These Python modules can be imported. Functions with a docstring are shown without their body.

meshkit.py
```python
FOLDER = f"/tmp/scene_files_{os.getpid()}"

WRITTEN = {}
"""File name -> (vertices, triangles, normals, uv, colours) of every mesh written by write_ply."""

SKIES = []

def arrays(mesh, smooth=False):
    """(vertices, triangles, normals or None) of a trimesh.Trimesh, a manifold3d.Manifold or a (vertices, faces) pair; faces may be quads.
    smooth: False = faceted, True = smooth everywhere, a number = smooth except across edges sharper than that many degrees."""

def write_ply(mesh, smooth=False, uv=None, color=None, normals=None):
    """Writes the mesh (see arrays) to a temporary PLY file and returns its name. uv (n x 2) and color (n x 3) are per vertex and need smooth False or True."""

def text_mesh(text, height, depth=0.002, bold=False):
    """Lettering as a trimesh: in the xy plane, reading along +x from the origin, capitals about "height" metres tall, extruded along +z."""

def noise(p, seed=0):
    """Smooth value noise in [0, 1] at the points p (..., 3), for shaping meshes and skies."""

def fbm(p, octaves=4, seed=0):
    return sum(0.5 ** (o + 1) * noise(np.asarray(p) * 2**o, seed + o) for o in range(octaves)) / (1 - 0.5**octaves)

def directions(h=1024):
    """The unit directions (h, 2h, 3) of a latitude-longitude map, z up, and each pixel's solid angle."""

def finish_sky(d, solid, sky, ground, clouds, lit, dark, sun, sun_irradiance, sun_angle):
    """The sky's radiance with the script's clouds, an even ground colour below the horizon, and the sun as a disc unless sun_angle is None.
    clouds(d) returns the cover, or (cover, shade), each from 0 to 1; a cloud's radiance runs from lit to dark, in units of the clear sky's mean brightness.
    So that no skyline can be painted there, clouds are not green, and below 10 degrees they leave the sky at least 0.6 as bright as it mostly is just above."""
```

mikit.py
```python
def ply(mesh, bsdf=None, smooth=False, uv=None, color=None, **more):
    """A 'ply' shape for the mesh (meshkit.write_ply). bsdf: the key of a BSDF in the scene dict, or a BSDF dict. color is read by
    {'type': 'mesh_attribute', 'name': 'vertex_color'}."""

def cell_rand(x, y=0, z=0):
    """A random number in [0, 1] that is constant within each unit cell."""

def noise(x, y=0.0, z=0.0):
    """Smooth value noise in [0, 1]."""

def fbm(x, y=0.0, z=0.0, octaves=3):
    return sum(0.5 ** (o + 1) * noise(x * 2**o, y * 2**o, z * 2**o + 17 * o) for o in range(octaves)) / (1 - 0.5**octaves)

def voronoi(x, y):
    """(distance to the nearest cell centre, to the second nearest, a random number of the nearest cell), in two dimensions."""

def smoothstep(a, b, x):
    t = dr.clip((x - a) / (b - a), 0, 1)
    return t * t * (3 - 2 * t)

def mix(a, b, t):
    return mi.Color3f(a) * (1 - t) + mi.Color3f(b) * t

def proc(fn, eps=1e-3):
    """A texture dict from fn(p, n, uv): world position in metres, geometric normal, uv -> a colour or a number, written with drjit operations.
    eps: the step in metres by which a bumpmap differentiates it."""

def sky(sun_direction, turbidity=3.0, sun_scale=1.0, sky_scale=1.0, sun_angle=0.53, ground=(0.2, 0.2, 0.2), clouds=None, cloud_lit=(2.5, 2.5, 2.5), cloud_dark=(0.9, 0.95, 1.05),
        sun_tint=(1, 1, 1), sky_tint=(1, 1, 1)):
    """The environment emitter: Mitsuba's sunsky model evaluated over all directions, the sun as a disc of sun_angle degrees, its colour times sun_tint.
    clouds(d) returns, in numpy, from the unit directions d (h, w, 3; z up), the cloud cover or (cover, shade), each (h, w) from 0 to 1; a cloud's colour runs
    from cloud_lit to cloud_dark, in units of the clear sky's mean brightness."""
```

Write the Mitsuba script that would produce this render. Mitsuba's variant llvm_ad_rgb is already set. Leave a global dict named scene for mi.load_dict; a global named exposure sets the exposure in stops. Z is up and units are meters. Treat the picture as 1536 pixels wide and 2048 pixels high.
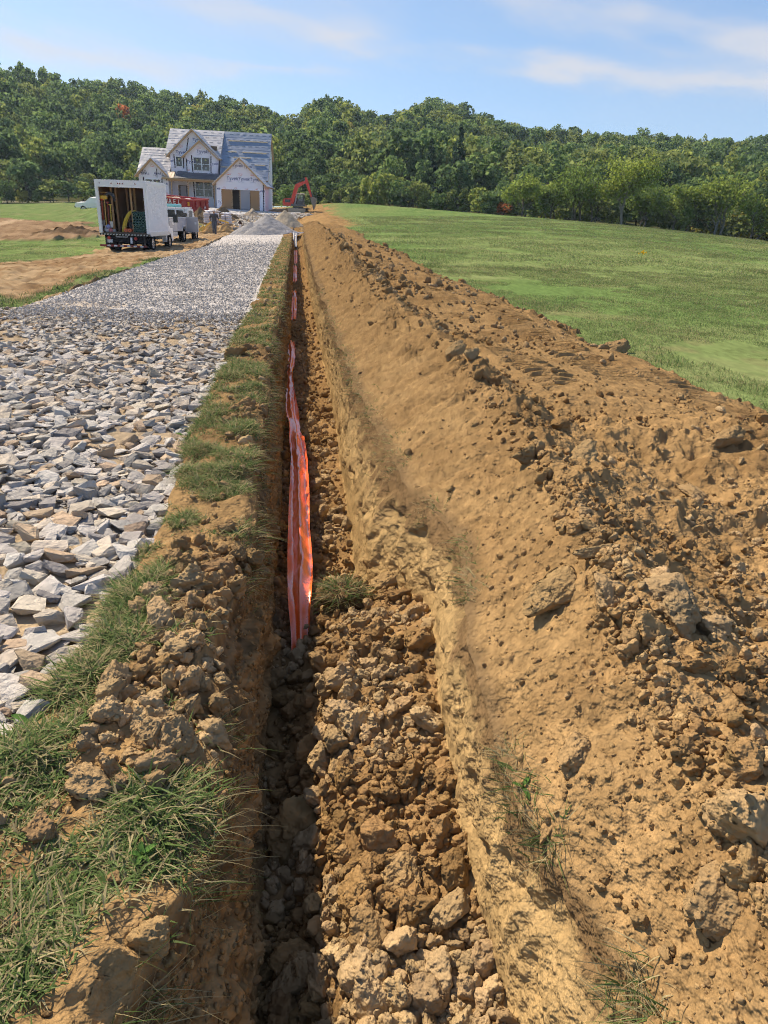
import math, random
import numpy as np, trimesh, mitsuba as mi, drjit as dr
import mikit, meshkit
from meshkit import fbm, noise
from scipy.spatial import cKDTree

T = mi.ScalarTransform4f
rng = np.random.default_rng(11)
random.seed(11)
scene, labels = {}, {}

# ------------------------------------------------------------------ camera, sky, exposure
YAW, PITCH, ROLL, EYE = math.atan(0.133), math.atan(593 / 1420), 0.05, 1.62
_f = np.array([math.sin(YAW) * math.cos(PITCH), math.cos(YAW) * math.cos(PITCH), -math.sin(PITCH)])
_r = np.array([math.cos(YAW), -math.sin(YAW), 0.0])
_u = np.cross(_r, _f)
_up = math.cos(ROLL) * _u - math.sin(ROLL) * _r
scene['camera'] = {'type': 'perspective', 'fov': math.degrees(2 * math.atan(768 / 1420)), 'fov_axis': 'x', 'near_clip': 0.05, 'far_clip': 3000.0,
                   'to_world': T().look_at(origin=[0, 0, EYE], target=(np.array([0, 0, EYE]) + _f).tolist(), up=_up.tolist())}


def smooth(a, b, x):
    t = np.clip((x - a) / (b - a), 0, 1)
    return t * t * (3 - 2 * t)


SUN_AZ, SUN_EL = math.radians(-40), math.radians(47)       # azimuth from +y towards +x


def cirrus(d):
    """Thin streaks of cirrus, (azimuth, height) to (azimuth, height) in degrees, frayed by noise, and a faint veil all round."""
    az, el = np.degrees(np.arctan2(d[..., 0], d[..., 1])), np.degrees(np.arcsin(np.clip(d[..., 2], -1, 1)))
    p = np.stack([az * .10, el * .45 + az * .04, 0 * az], -1)
    w = fbm(p, 5, 3)
    el2 = el + 1.6 * (fbm(p * 1.7 + 5, 4, 8) - .5) + .8 * (fbm(p * 6 + 2, 3, 6) - .5)
    c = .10 * smooth(.42, .62, fbm(p * .6 + 9, 4, 12)) + .55 * smooth(.5, .7, fbm(p * np.array([.5, .35, 1]) + 3, 5, 14)) * smooth(15, 24, el)
    for a0, e0, a1, e1, wd, am in ((2, 10.7, 19, 9.5, .5, .6), (18, 9.9, 40, 7.8, .75, .65), (13, 14.4, 42, 9.2, 1.3, .7), (-14, 13.2, 6, 11.0, 1.2, .5), (-26, 9.9, -7, 8.1, .9, .55), (-7, 9.0, 3, 8.4, .4, .4), (-20, 7.4, -8, 6.3, .4, .5)):
        t = np.clip((az - a0) / (a1 - a0), 0, 1)
        ends = smooth(a0 - 3, a0 + 3, az) * smooth(a1 + 3, a1 - 3, az)
        c = c + am * ends * np.exp(-((el2 - (e0 + (e1 - e0) * t)) / wd) ** 2) * (.25 + 1.1 * smooth(.35, .65, w))
    return np.clip(c, 0, 1) * .72, 0.0


scene['sky_light'] = mikit.sky([math.sin(SUN_AZ) * math.cos(SUN_EL), math.cos(SUN_AZ) * math.cos(SUN_EL), math.sin(SUN_EL)], turbidity=3.0, clouds=cirrus,
                               cloud_lit=(2.1, 2.05, 2.1), ground=(.16, .15, .08), sky_scale=1.1, sun_scale=1.2, sky_tint=(.94, 1.0, 1.12))
exposure = 1.95

# ------------------------------------------------------------------ materials
VC = {'type': 'mesh_attribute', 'name': 'vertex_color'}


def _own(p, n, uv):
    """The colour that a mesh carries in its uv: u holds red, green and blue (7 bits each, as square roots), v a factor."""
    k = dr.floor(uv.x + .5)
    r = dr.floor(k / 16384)
    g = dr.floor((k - r * 16384) / 128)
    b = k - r * 16384 - g * 128
    return mi.Color3f(dr.square(r / 127), dr.square(g / 127), dr.square(b / 127)) * uv.y


def _grain(p, n, uv):
    return mikit.noise(p.x * 42, p.y * 42, p.z * 42) + .6 * mikit.noise(p.x * 95, p.y * 95, p.z * 95) + .3 * mikit.noise(p.x * 230, p.y * 230, p.z * 230)


OWN, GRAIN = mikit.proc(_own), mikit.proc(_grain, eps=2e-3)


def material(name, make, twosided=True):
    """Two entries: name takes the colour from the mesh's uv, name_vc from its vertex colours."""
    for suffix, colour in (('', OWN), ('_vc', VC)):
        b = make(colour)
        scene[name + suffix] = {'type': 'twosided', 'bsdf': b} if twosided else b


material('soil', lambda c: {'type': 'bumpmap', 'scale': 0.015, 'tex': GRAIN, 'bsdf': {'type': 'diffuse', 'reflectance': c}})
material('matte', lambda c: {'type': 'diffuse', 'reflectance': c})
material('rock', lambda c: {'type': 'bumpmap', 'scale': 0.008, 'tex': GRAIN, 'bsdf': {'type': 'principled', 'base_color': c, 'roughness': .75, 'specular': .3}})
material('paint', lambda c: {'type': 'principled', 'base_color': c, 'roughness': .32, 'specular': .5})
material('paint_dull', lambda c: {'type': 'principled', 'base_color': c, 'roughness': .55, 'specular': .4})
material('metal', lambda c: {'type': 'principled', 'base_color': c, 'roughness': .4, 'metallic': .8})
material('leaf', lambda c: {'type': 'principledthin', 'base_color': c, 'roughness': .55, 'diff_trans': 1.15}, False)
material('blade', lambda c: {'type': 'principledthin', 'base_color': c, 'roughness': .45, 'diff_trans': .6}, False)
scene['film'] = {'type': 'twosided', 'bsdf': {'type': 'blendbsdf', 'weight': .11, 'a': {'type': 'principled', 'base_color': OWN, 'roughness': .3, 'specular': .8},
                                              'b': {'type': 'roughconductor', 'material': 'none', 'alpha': .13, 'specular_reflectance': {'type': 'rgb', 'value': [.86, .84, .86]}}}}
scene['pane'] = {'type': 'thindielectric', 'int_ior': 1.5}


# ------------------------------------------------------------------ helpers
def put(key, mesh, bsdf, color, smooth=False, bright=1.0, **lab):
    """One entry of the scene: a mesh with its own colour (one, or one per vertex that does not change within a face) times bright; bsdf *_vc: any colours."""
    v, f = (mesh.vertices, mesh.faces) if hasattr(mesh, 'vertices') else mesh
    v, f = np.asarray(v, float), np.asarray(f, int)
    c = np.clip(np.broadcast_to(np.asarray(color, float), (len(v), 3)), 0, 1)
    if bsdf.endswith('_vc'):
        scene[key] = mikit.ply((v, f), bsdf, smooth=smooth, color=c)
    else:
        k = np.clip(np.rint(np.sqrt(c) * 127), 1, 126)
        scene[key] = mikit.ply((v, f), bsdf, smooth=smooth, uv=np.stack([k @ [16384.0, 128.0, 1.0], np.broadcast_to(np.asarray(bright, float), (len(v),))], 1))
    if lab:
        labels[key] = lab
    return key


_used = {}


def numbered(name):
    n = _used.get(name, -1) + 1
    _used[name] = n
    return name if n == 0 else f'{name}_{n:03d}'


class MB:
    """Collects shapes, each with its colour, into one mesh."""

    def __init__(s):
        s.v, s.f, s.c, s.n = [], [], [], 0

    def add(s, v, f, c):
        v, f = np.asarray(v, float).reshape(-1, 3), np.asarray(f, int)
        if f.shape[1] == 4:
            f = np.vstack([f[:, [0, 1, 2]], f[:, [0, 2, 3]]])
        s.v.append(v); s.f.append(f + s.n); s.n += len(v)
        s.c.append(np.broadcast_to(np.asarray(c, float), (len(v), 3)))
        return s

    def box(s, lo, hi, c, bevel=0.0):
        lo, hi = np.asarray(lo, float), np.asarray(hi, float)
        m = trimesh.creation.box(extents=hi - lo)
        if bevel:
            e = (hi - lo) / 2
            b = min(bevel, e.min() * .45)
            pts = [[sx * (e[0] - b * (k != 0)), sy * (e[1] - b * (k != 1)), sz * (e[2] - b * (k != 2))] for sx in (-1, 1) for sy in (-1, 1) for sz in (-1, 1) for k in range(3)]
            m = trimesh.convex.convex_hull(np.array(pts))
        v = np.array(m.vertices) + (lo + hi) / 2
        f = np.array(m.faces)
        return s.add(v[f].reshape(-1, 3), np.arange(3 * len(f)).reshape(-1, 3), c)

    def cyl(s, p, q, r, c, n=14, r2=None, caps=True):
        p, q = np.asarray(p, float), np.asarray(q, float)
        d = (q - p) / (np.linalg.norm(q - p) + 1e-12)
        a = np.cross(d, [0, 0, 1] if abs(d[2]) < .9 else [1, 0, 0]); a /= np.linalg.norm(a)
        b = np.cross(d, a)
        t = np.arange(n) / n * 2 * np.pi
        ring = np.cos(t)[:, None] * a + np.sin(t)[:, None] * b
        r2 = r if r2 is None else r2
        i = np.arange(n); j = (i + 1) % n
        s.add(np.vstack([p + ring * r, q + ring * r2]), np.vstack([np.stack([i, j, j + n], 1), np.stack([i, j + n, i + n], 1)])[:, ::-1], c)
        if caps:
            for o, rr in ((p, r), (q, r2)):
                s.add(np.vstack([o + ring * rr, [o]]), np.stack([i, j, np.full(n, n)], 1), c)
        return s

    def tube(s, pts, r, c, n=8):
        pts = np.asarray(pts, float)
        r = np.broadcast_to(np.asarray(r, float), (len(pts),))
        d = np.gradient(pts, axis=0); d /= np.linalg.norm(d, axis=1, keepdims=True) + 1e-12
        ref = np.array([0, 0, 1.0]) if abs(d[:, 2]).mean() < .8 else np.array([1.0, 0, 0])
        a = np.cross(d, ref); a /= np.linalg.norm(a, axis=1, keepdims=True) + 1e-12
        b = np.cross(d, a)
        t = np.arange(n) / n * 2 * np.pi
        v = pts[:, None] + r[:, None, None] * (np.cos(t)[None, :, None] * a[:, None] + np.sin(t)[None, :, None] * b[:, None])
        k = np.arange(len(pts) - 1)[:, None] * n; i = np.arange(n)[None]; j = (i + 1) % n
        f = np.stack([k + i, k + j, k + n + j, k + n + i], -1).reshape(-1, 4)
        return s.add(v.reshape(-1, 3), f, c)

    def poly(s, pts, y0, y1, c, axis=1):
        """A polygon (list of 2-D points) extruded along an axis: 0 x, 1 y, 2 z."""
        from shapely.geometry import Polygon
        m = trimesh.creation.extrude_polygon(Polygon(pts), 1.0, engine='earcut')
        v = np.array(m.vertices)
        w = y0 + v[:, 2] * (y1 - y0)
        o = {0: np.stack([w, v[:, 0], v[:, 1]], 1), 1: np.stack([v[:, 0], w, v[:, 1]], 1), 2: np.stack([v[:, 0], v[:, 1], w], 1)}[axis]
        f = np.array(m.faces)
        return s.add(o[f].reshape(-1, 3), np.arange(3 * len(f)).reshape(-1, 3), c)

    def mesh(s, m, c, M=None):
        v, f = np.array(m.vertices), np.array(m.faces)
        if M is not None:
            v = v @ np.asarray(M)[:3, :3].T + np.asarray(M)[:3, 3]
        return s.add(v, f, c)

    def put(s, key, bsdf='matte', M=None, smooth=False, bright=1.0, **lab):
        v, f, c = np.vstack(s.v), np.vstack(s.f), np.vstack(s.c)
        if M is not None:
            v = v @ M[:3, :3].T + M[:3, 3]
        return put(key, (v, f), bsdf, c, smooth, bright, **lab)


def frame(x, y, z, rz=0.0, rx=0.0, ry=0.0):
    """A 4 x 4 matrix: rotated about z (degrees, and a little about x and y), then moved."""
    M = trimesh.transformations.euler_matrix(math.radians(rx), math.radians(ry), math.radians(rz))
    M[:3, 3] = x, y, z
    return M


def tag(key, label, category=None, group=None, kind=None):
    d = {'label': label, 'category': category, 'group': group, 'kind': kind}
    labels[key] = {k: v for k, v in d.items() if v}


def P3(x, y, z=0.0):
    x, y = np.broadcast_arrays(np.asarray(x, float), np.asarray(y, float))
    return np.stack([x, y, np.broadcast_to(np.asarray(z, float), x.shape)], -1)


def grid_faces(nr, nc):
    i = np.arange(nr - 1)[:, None] * nc + np.arange(nc - 1)[None]
    return np.stack([i, i + 1, i + nc + 1, i + nc], -1).reshape(-1, 4)


# ------------------------------------------------------------------ the lie of the land
_ctrl = np.array([(0, -3, 0), (-5, -3, 0), (6, -3, 0), (0, 8, 0), (-4, 8, 0), (5, 8, 0), (0, 20, 0), (-3, 20, -.02), (5, 20, .05), (-4.5, 27, -.1), (-2.5, 35, 0), (2, 35, .1), (0, 45, .12),
                  (-2, 50, .05), (-4.4, 51, -.06), (.5, 60, .45), (0, 72, .85), (-8.9, 37, -.56), (-6.5, 36.7, -.46), (-5.6, 43, -.24), (-6.7, 44.3, -.34), (-6, 58.3, -.28), (-11, 29.7, -.69), (-8, 20, -.3), (-8, 10, -.2),
                  (-12, 20, -.6), (-17.6, 47.7, -.8), (-13, 47, -.5), (-27, 74, 0), (-18, 73, -.15), (-20, 90, -.1), (-25, 50, -.9), (-29.7, 110, -.1), (-50, 138, .36), (-36, 136, 1.3), (-9, 70, .4), (-7, 76, .6), (-9.6, 92, 1.42),
                  (-4.4, 91.4, 1.3), (-19, 96, 1.5), (-12, 100, 1.5), (-4, 101, 1.5), (.7, 92.7, 1.46), (3.6, 100, 2.6), (24.8, 92.5, 2.25), (52, 78.8, .5), (36.7, 84, 1.7), (12, 45, .8), (30, 45, .6), (6, 60, .9), (20, 65, 1.6),
                  (36, 60, 1.1), (50, 40, -.4), (40, 20, -.5), (15, 15, 0), (4, 125, 2), (30, 118, .6), (60, 100, -1.4), (75, 70, -2), (-60, 100, 0), (-60, 40, -2), (-40, 20, -2)], float)


def _tps(d2):
    return np.where(d2 > 1e-9, .5 * d2 * np.log(np.maximum(d2, 1e-9)), 0)


_n = len(_ctrl)
_A = np.zeros((_n + 3, _n + 3))
_A[:_n, :_n] = _tps(((_ctrl[:, None, :2] - _ctrl[None, :, :2]) ** 2).sum(-1)) + .6 * np.eye(_n)
_A[:_n, _n] = _A[_n, :_n] = 1
_A[:_n, _n + 1:] = _ctrl[:, :2]
_A[_n + 1:, :_n] = _ctrl[:, :2].T
_W = np.linalg.solve(_A, np.r_[_ctrl[:, 2], 0, 0, 0])


def land(x, y):
    """Height of the undisturbed ground."""
    x, y = np.broadcast_arrays(np.asarray(x, float), np.asarray(y, float))
    o = _W[_n] + _W[_n + 1] * x + _W[_n + 2] * y
    for k in range(_n):
        o = o + _W[k] * _tps((x - _ctrl[k, 0]) ** 2 + (y - _ctrl[k, 1]) ** 2)
    return o


# ------------------------------------------------------------------ trench, spoil heap and verge: one swept section
def lerp(y, ys, vs):
    return np.interp(y, ys, vs)


def n1(y, s, seed):
    return 2 * fbm(P3(np.zeros_like(y), y * s, seed * 3.7), 3, seed) - 1


def sect(y):
    """The numbers of the trench's cross-section at y."""
    d = {}
    d['lip'] = lerp(y, [.3, 1, 1.6, 2.4, 3.1, 4.5, 9, 14, 30, 60], [-.40, -.36, -.2, -.29, -.23, -.24, -.29, -.23, -.25, -.25]) + .05 * n1(y, 1.3, 1)
    d['left'] = lerp(y, [.3, 1.5, 1.95, 2.6, 4, 8, 60], [-1.35, -1.2, -.90, -.78, -.80, -.84, -.95]) + .07 * n1(y, 1.1, 9)
    d['foot'] = lerp(y, [.3, 1.4, 2.5, 4, 60], [-.14, -.13, -.14, -.14, -.14]) + .03 * n1(y, 1.6, 2)
    d['deep'] = lerp(y, [.3, 3.0, 3.9, 5, 20, 40, 48, 56, 60], [.74, .72, .76, .78, .78, .7, .5, .1, 0])
    d['fill'] = lerp(y, [.3, 1.2, 3.0, 3.6, 4.3, 60], [.26, .30, .34, .26, .0, 0])        # how much higher the fill lies on the right
    d['wfoot'] = lerp(y, [.3, 1, 1.6, 2.4, 3.3, 3.7, 4.2, 6, 10, 20, 60], [.6, .58, .56, .60, .72, .62, .39, .44, .46, .40, .36]) + .03 * n1(y, 1.7, 3)
    d['wlip'] = lerp(y, [.3, 1, 1.5, 2.3, 3.4, 4.4, 6, 8, 13, 27, 60], [.76, .72, .63, .68, .82, .66, .60, .57, .51, .46, .46]) + .08 * n1(y, 1.7, 4)
    d['crest'] = lerp(y, [.3, 1.2, 2, 3, 5.5, 12, 34, 60], [.97, 1.04, 1.16, 1.34, 1.46, 1.42, 1.55, 1.4]) + .16 * n1(y, .8, 5)
    d['h'] = lerp(y, [.3, 1.2, 3, 6, 20, 45, 56, 62], [.38, .42, .48, .52, .58, .62, .55, .2]) * (1 + .35 * n1(y, .5, 6))
    d['edge'] = lerp(y, [.3, 5, 6.2, 8.4, 11.4, 19.4, 35, 50, 60], [5.0, 4.8, 4.45, 4.2, 4.3, 4.0, 3.9, 3.6, 3.2]) + .3 * n1(y, .5, 7)
    return d


NP = dict(verge=62, wall=50, floor=52, rwall=46, flank=66, top=230)
_u = [np.linspace(0, 1, n, endpoint=False) for n in NP.values()]
_seg = np.concatenate([np.full(n, k) for k, n in enumerate(NP.values())] + [[5]])
_t = np.concatenate(_u + [[1.0]])
ys = [0.35]
while ys[-1] < 64:
    ys.append(ys[-1] + max(.0125, .0062 * ys[-1]))
ys = np.array(ys)


def section_xz(y):
    """The smooth section before the roughness: x, z above the land, for the rows y."""
    d = {k: v[:, None] for k, v in sect(y).items()}
    Y = y[:, None]
    t, s = _t[None], _seg[None]
    e = lambda k: s == k
    X = np.zeros((len(y), len(_t))); Z = np.zeros_like(X)
    # verge
    X = np.where(e(0), d['left'] + (d['lip'] - d['left']) * t, X)
    vz = .02 + .03 * np.sin(np.pi * t) - .05 * smooth(.86, 1, t) - .07 * smooth(.12, 0, t)
    Z = np.where(e(0), vz, Z)
    # left wall: falls steeply, a little battered
    wx = d['lip'] + (d['foot'] - d['lip']) * (t * .75 + .25 * smooth(0, .12, t))
    X = np.where(e(1), wx, X); Z = np.where(e(1), -.03 - (d['deep'] - .03) * t, Z)
    # floor
    fx = d['foot'] + (d['wfoot'] - d['foot']) * t
    fz = -d['deep'] + d['fill'] * smooth(.10, .5, t) + .06 * smooth(.7, 1, t)
    X = np.where(e(2), fx, X); Z = np.where(e(2), fz, Z)
    z0 = -d['deep'] + d['fill'] + .06
    # right wall
    X = np.where(e(3), d['wfoot'] + (d['wlip'] - d['wfoot']) * (.3 * t + .7 * t ** 2.5), X)
    Z = np.where(e(3), z0 + (.03 - z0) * t ** .9, Z)
    # flank
    X = np.where(e(4), d['wlip'] + (d['crest'] - d['wlip']) * t, X)
    Z = np.where(e(4), .03 + (d['h'] - .03) * (1.05 * t - .05 * t ** 3), Z)
    # top
    X = np.where(e(5), d['crest'] + (d['edge'] + .45 - d['crest']) * t, X)
    dip = d['h'] * (1 - .55 * smooth(0, .16, t)) + .05 * np.sin(t * 9 + Y * .8) * smooth(.1, .3, t)
    zt = dip * (1 - smooth(.62, .93, t)) - .06 * smooth(.93, 1, t)
    zt = zt + .10 * np.exp(-((t - .80) / .07) ** 2) * (0.6 + .8 * n1(y, .9, 8)[:, None])
    Z = np.where(e(5), zt, Z)
    return X, Z


SX, SZ = section_xz(ys)
SY = np.broadcast_to(ys[:, None], SX.shape).copy()
Q = P3(SX, SY, SZ)
seg = np.broadcast_to(_seg[None], SX.shape)
tt = np.broadcast_to(_t[None], SX.shape)


def near(k, w=.12):
    """How much a point belongs to section k, soft at its ends."""
    m = np.zeros_like(SX)
    m = np.where(seg == k, 1.0, m)
    return m


# roughness, by zone
big = 2 * fbm(Q * 1.7, 3, 21) - 1
mid = 2 * fbm(Q * 6.0 + 5, 4, 22) - 1
fine = 2 * fbm(Q * 26.0 + 9, 3, 23) - 1
lump = np.maximum(fbm(Q * np.array([9.0, 9.0, 9.0]) + 2, 3, 24) - .47, 0)
rill = 2 * fbm(Q * np.array([1.6, 11.0, 3.0]) + 4, 3, 25) - 1
patchy = fbm(P3(SX * 1.3, SY * .9, 6), 3, 27)
gate_top = 1.0 * (seg == 5) + smooth(.55, 1, tt + .9 * (patchy - .5)) * (seg == 4)
dz = np.zeros_like(SX); dx = np.zeros_like(SX)
dz += (seg == 0) * (.03 * big + .045 * mid + .018 * fine) * (.35 + .65 * smooth(0, .3, tt))
crumbly = smooth(.45, .95, tt) * smooth(.44, .56, fbm(P3(SX * 1.1, SY * 1.1, 3), 2, 30)) * (seg == 0)
dz += crumbly * (.05 + .16 * lump)
wl = np.clip(tt * 6, 0, 1) * np.clip((1 - tt) * 4, 0, 1) * (seg == 1)
gouge = 2 * fbm(Q * np.array([5.0, 3.0, 9.0]) + 11, 4, 26) - 1
dx += wl * (.05 * big + .07 * mid + .045 * gouge + .035 * fine - .16 * lump)
dz += wl * .03 * gouge
dz += (seg == 2) * (.04 * big + .075 * mid + .03 * fine + .2 * lump) * np.sin(np.pi * np.clip(tt, .06, .94))
rw = (seg == 3) * np.sin(np.pi * np.clip(tt, 0, 1)) ** .6
scrape = 2 * fbm(Q * np.array([2.0, 15.0, 1.2]) + 17, 3, 28) - 1
pit = np.maximum(fbm(Q * 7.0 + 30, 3, 29) - .52, 0)
dx += rw * (.05 * big + .03 * mid + .02 * fine + .035 * scrape + .22 * pit); dz += rw * (.015 * fine)
dz += (seg == 4) * (.05 * big + .04 * rill + .024 * fine + .036 * mid * (1 + 1.2 * smooth(4, 14, SY)) + .05 * lump * smooth(.42, .6, patchy)) * np.sin(np.pi * np.clip(tt, .02, 1)) ** .4
rough = (.55 + .7 * smooth(.35, .65, fbm(P3(SX * .45, SY * .45, 8), 2, 31))) * (1 - .55 * smooth(1.9, 2.6, SX) * smooth(4.2, 6, SY) * smooth(4.3, 3.9, SX))
dz += gate_top * rough * (.11 * big + .055 * mid * (1 + .7 * smooth(6, 16, SY)) + .028 * fine + .12 * lump) * np.where(seg == 5, 1 - .8 * smooth(.95, 1, tt), 1) 
# the digger's track marks, pressed across the tops
for cx, y0, y1, w in ((2.45, 5.4, 9.8, .26), (3.35, 6.6, 13.5, .30), (2.6, 10.5, 17.0, .28), (3.85, 4.6, 7.6, .26), (3.4, 14.0, 24.0, .32), (2.45, 18.0, 30.0, .3)):
    m = smooth(w, w * .7, np.abs(SX - cx - .1 * np.sin(SY * .5))) * smooth(y0, y0 + .6, SY) * smooth(y1, y1 - .6, SY) * (seg == 5)
    m = m * smooth(.30, .42, fbm(P3(SX * 1.5, SY * 1.5, 5), 2, 33))
    bar = np.abs(((SY / .17 + .15 * np.sin(SX * 5)) % 1) - .5) * 2
    dz = dz * (1 - .8 * m) + m * (.06 * smooth(.25, .65, bar) * (.4 + 1.2 * fbm(Q * 3.0, 2, 35)) - .045)
SX2 = SX + dx
SZ2 = land(SX2, SY) + SZ + dz
VE = P3(SX2, SY, SZ2)

# colours of the soils (dry tan fines, damp brown clods, yellow subsoil, dark topsoil at the old turf)
nz1 = fbm(Q * 2.2, 3, 41)[..., None]; nz2 = fbm(Q * 14.0, 3, 42)[..., None]; nz3 = noise(Q * 90.0, 43)[..., None]
TAN, BROWN, YEL, DARK, RED, PALE = (np.array(c) for c in ((.335, .222, .104), (.248, .158, .072), (.40, .282, .134), (.115, .082, .050), (.275, .160, .068), (.42, .325, .195)))


def mixc(a, b, t):
    return a + (b - a) * t


def zone(k):
    return (seg == k)[..., None]


col = np.zeros(SX.shape + (3,))
w1 = smooth(.40, .62, nz1)
col = np.where(zone(0), mixc(mixc(DARK, BROWN, .6), TAN, .25 + .75 * np.maximum(w1, crumbly[..., None])), col)
depth = tt[..., None]
col = np.where(zone(1), (.7 + .6 * smooth(.3, .7, fbm(Q * 30, 2, 44)))[..., None] * mixc(mixc(mixc(DARK, BROWN, .5), BROWN * 1.05, smooth(.05, .3, depth + .25 * (nz2 - .5))), mixc(YEL, RED, .45), smooth(.3, .8, depth + .5 * (nz1 - .5)) * .55), col)
col = np.where(zone(2), mixc(BROWN, mixc(TAN, RED, .35), w1), col)
col = np.where(zone(3), mixc(YEL, mixc(DARK, BROWN, .55), smooth(.66, .84, depth + .6 * (nz2 - .5))), col)
turf = smooth(.16, .03, depth + .26 * (nz1 - .45))
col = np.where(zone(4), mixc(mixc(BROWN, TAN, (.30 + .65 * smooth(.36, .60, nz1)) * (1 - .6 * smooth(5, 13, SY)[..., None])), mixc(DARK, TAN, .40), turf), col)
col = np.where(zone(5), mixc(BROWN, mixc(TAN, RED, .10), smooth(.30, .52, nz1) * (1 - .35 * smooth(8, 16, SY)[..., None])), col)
col = col * (.60 + .80 * nz2) * (.78 + .44 * nz3)

nz_ = list(NP.values())
c0 = nz_[0]; c1 = sum(nz_[:4]); ncol = len(_t)


def columns(a, b):
    return VE[:, a:b].reshape(-1, 3), grid_faces(len(ys), b - a), col[:, a:b].reshape(-1, 3)


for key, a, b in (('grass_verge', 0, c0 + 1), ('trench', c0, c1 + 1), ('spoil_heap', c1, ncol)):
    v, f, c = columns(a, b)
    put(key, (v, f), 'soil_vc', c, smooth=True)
tag('grass_verge', 'narrow strip of grass and crumbled soil between stone road and trench', kind='structure')
tag('trench', 'long straight trench dug in tan clay soil towards the house', kind='structure')
tag('spoil_heap', 'long heap of excavated tan soil along the right side of the trench', kind='structure')
_tree = cKDTree(VE[..., :2].reshape(-1, 2)) if False else None

# look-ups of the section's surface
_rowy = ys


def on_section(y, q):
    """Surface point and normal at row y and section position q (a float column index)."""
    r = np.clip(np.interp(y, ys, np.arange(len(ys))), 0, len(ys) - 1.001)
    q = np.clip(q, 0, ncol - 1.001)
    i, j = r.astype(int), q.astype(int)
    a, b = (r - i)[:, None], (q - j)[:, None]
    p = (VE[i, j] * (1 - a) + VE[i + 1, j] * a) * (1 - b) + (VE[i, j + 1] * (1 - a) + VE[i + 1, j + 1] * a) * b
    j0, j1 = np.maximum(j - 2, 0), np.minimum(j + 3, ncol - 1)
    i0, i1 = np.maximum(i - 2, 0), np.minimum(i + 3, len(ys) - 1)
    n = np.cross(VE[i, j1] - VE[i, j0], VE[i1, j] - VE[i0, j])
    n /= np.linalg.norm(n, axis=1, keepdims=True) + 1e-12
    return p, n


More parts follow.
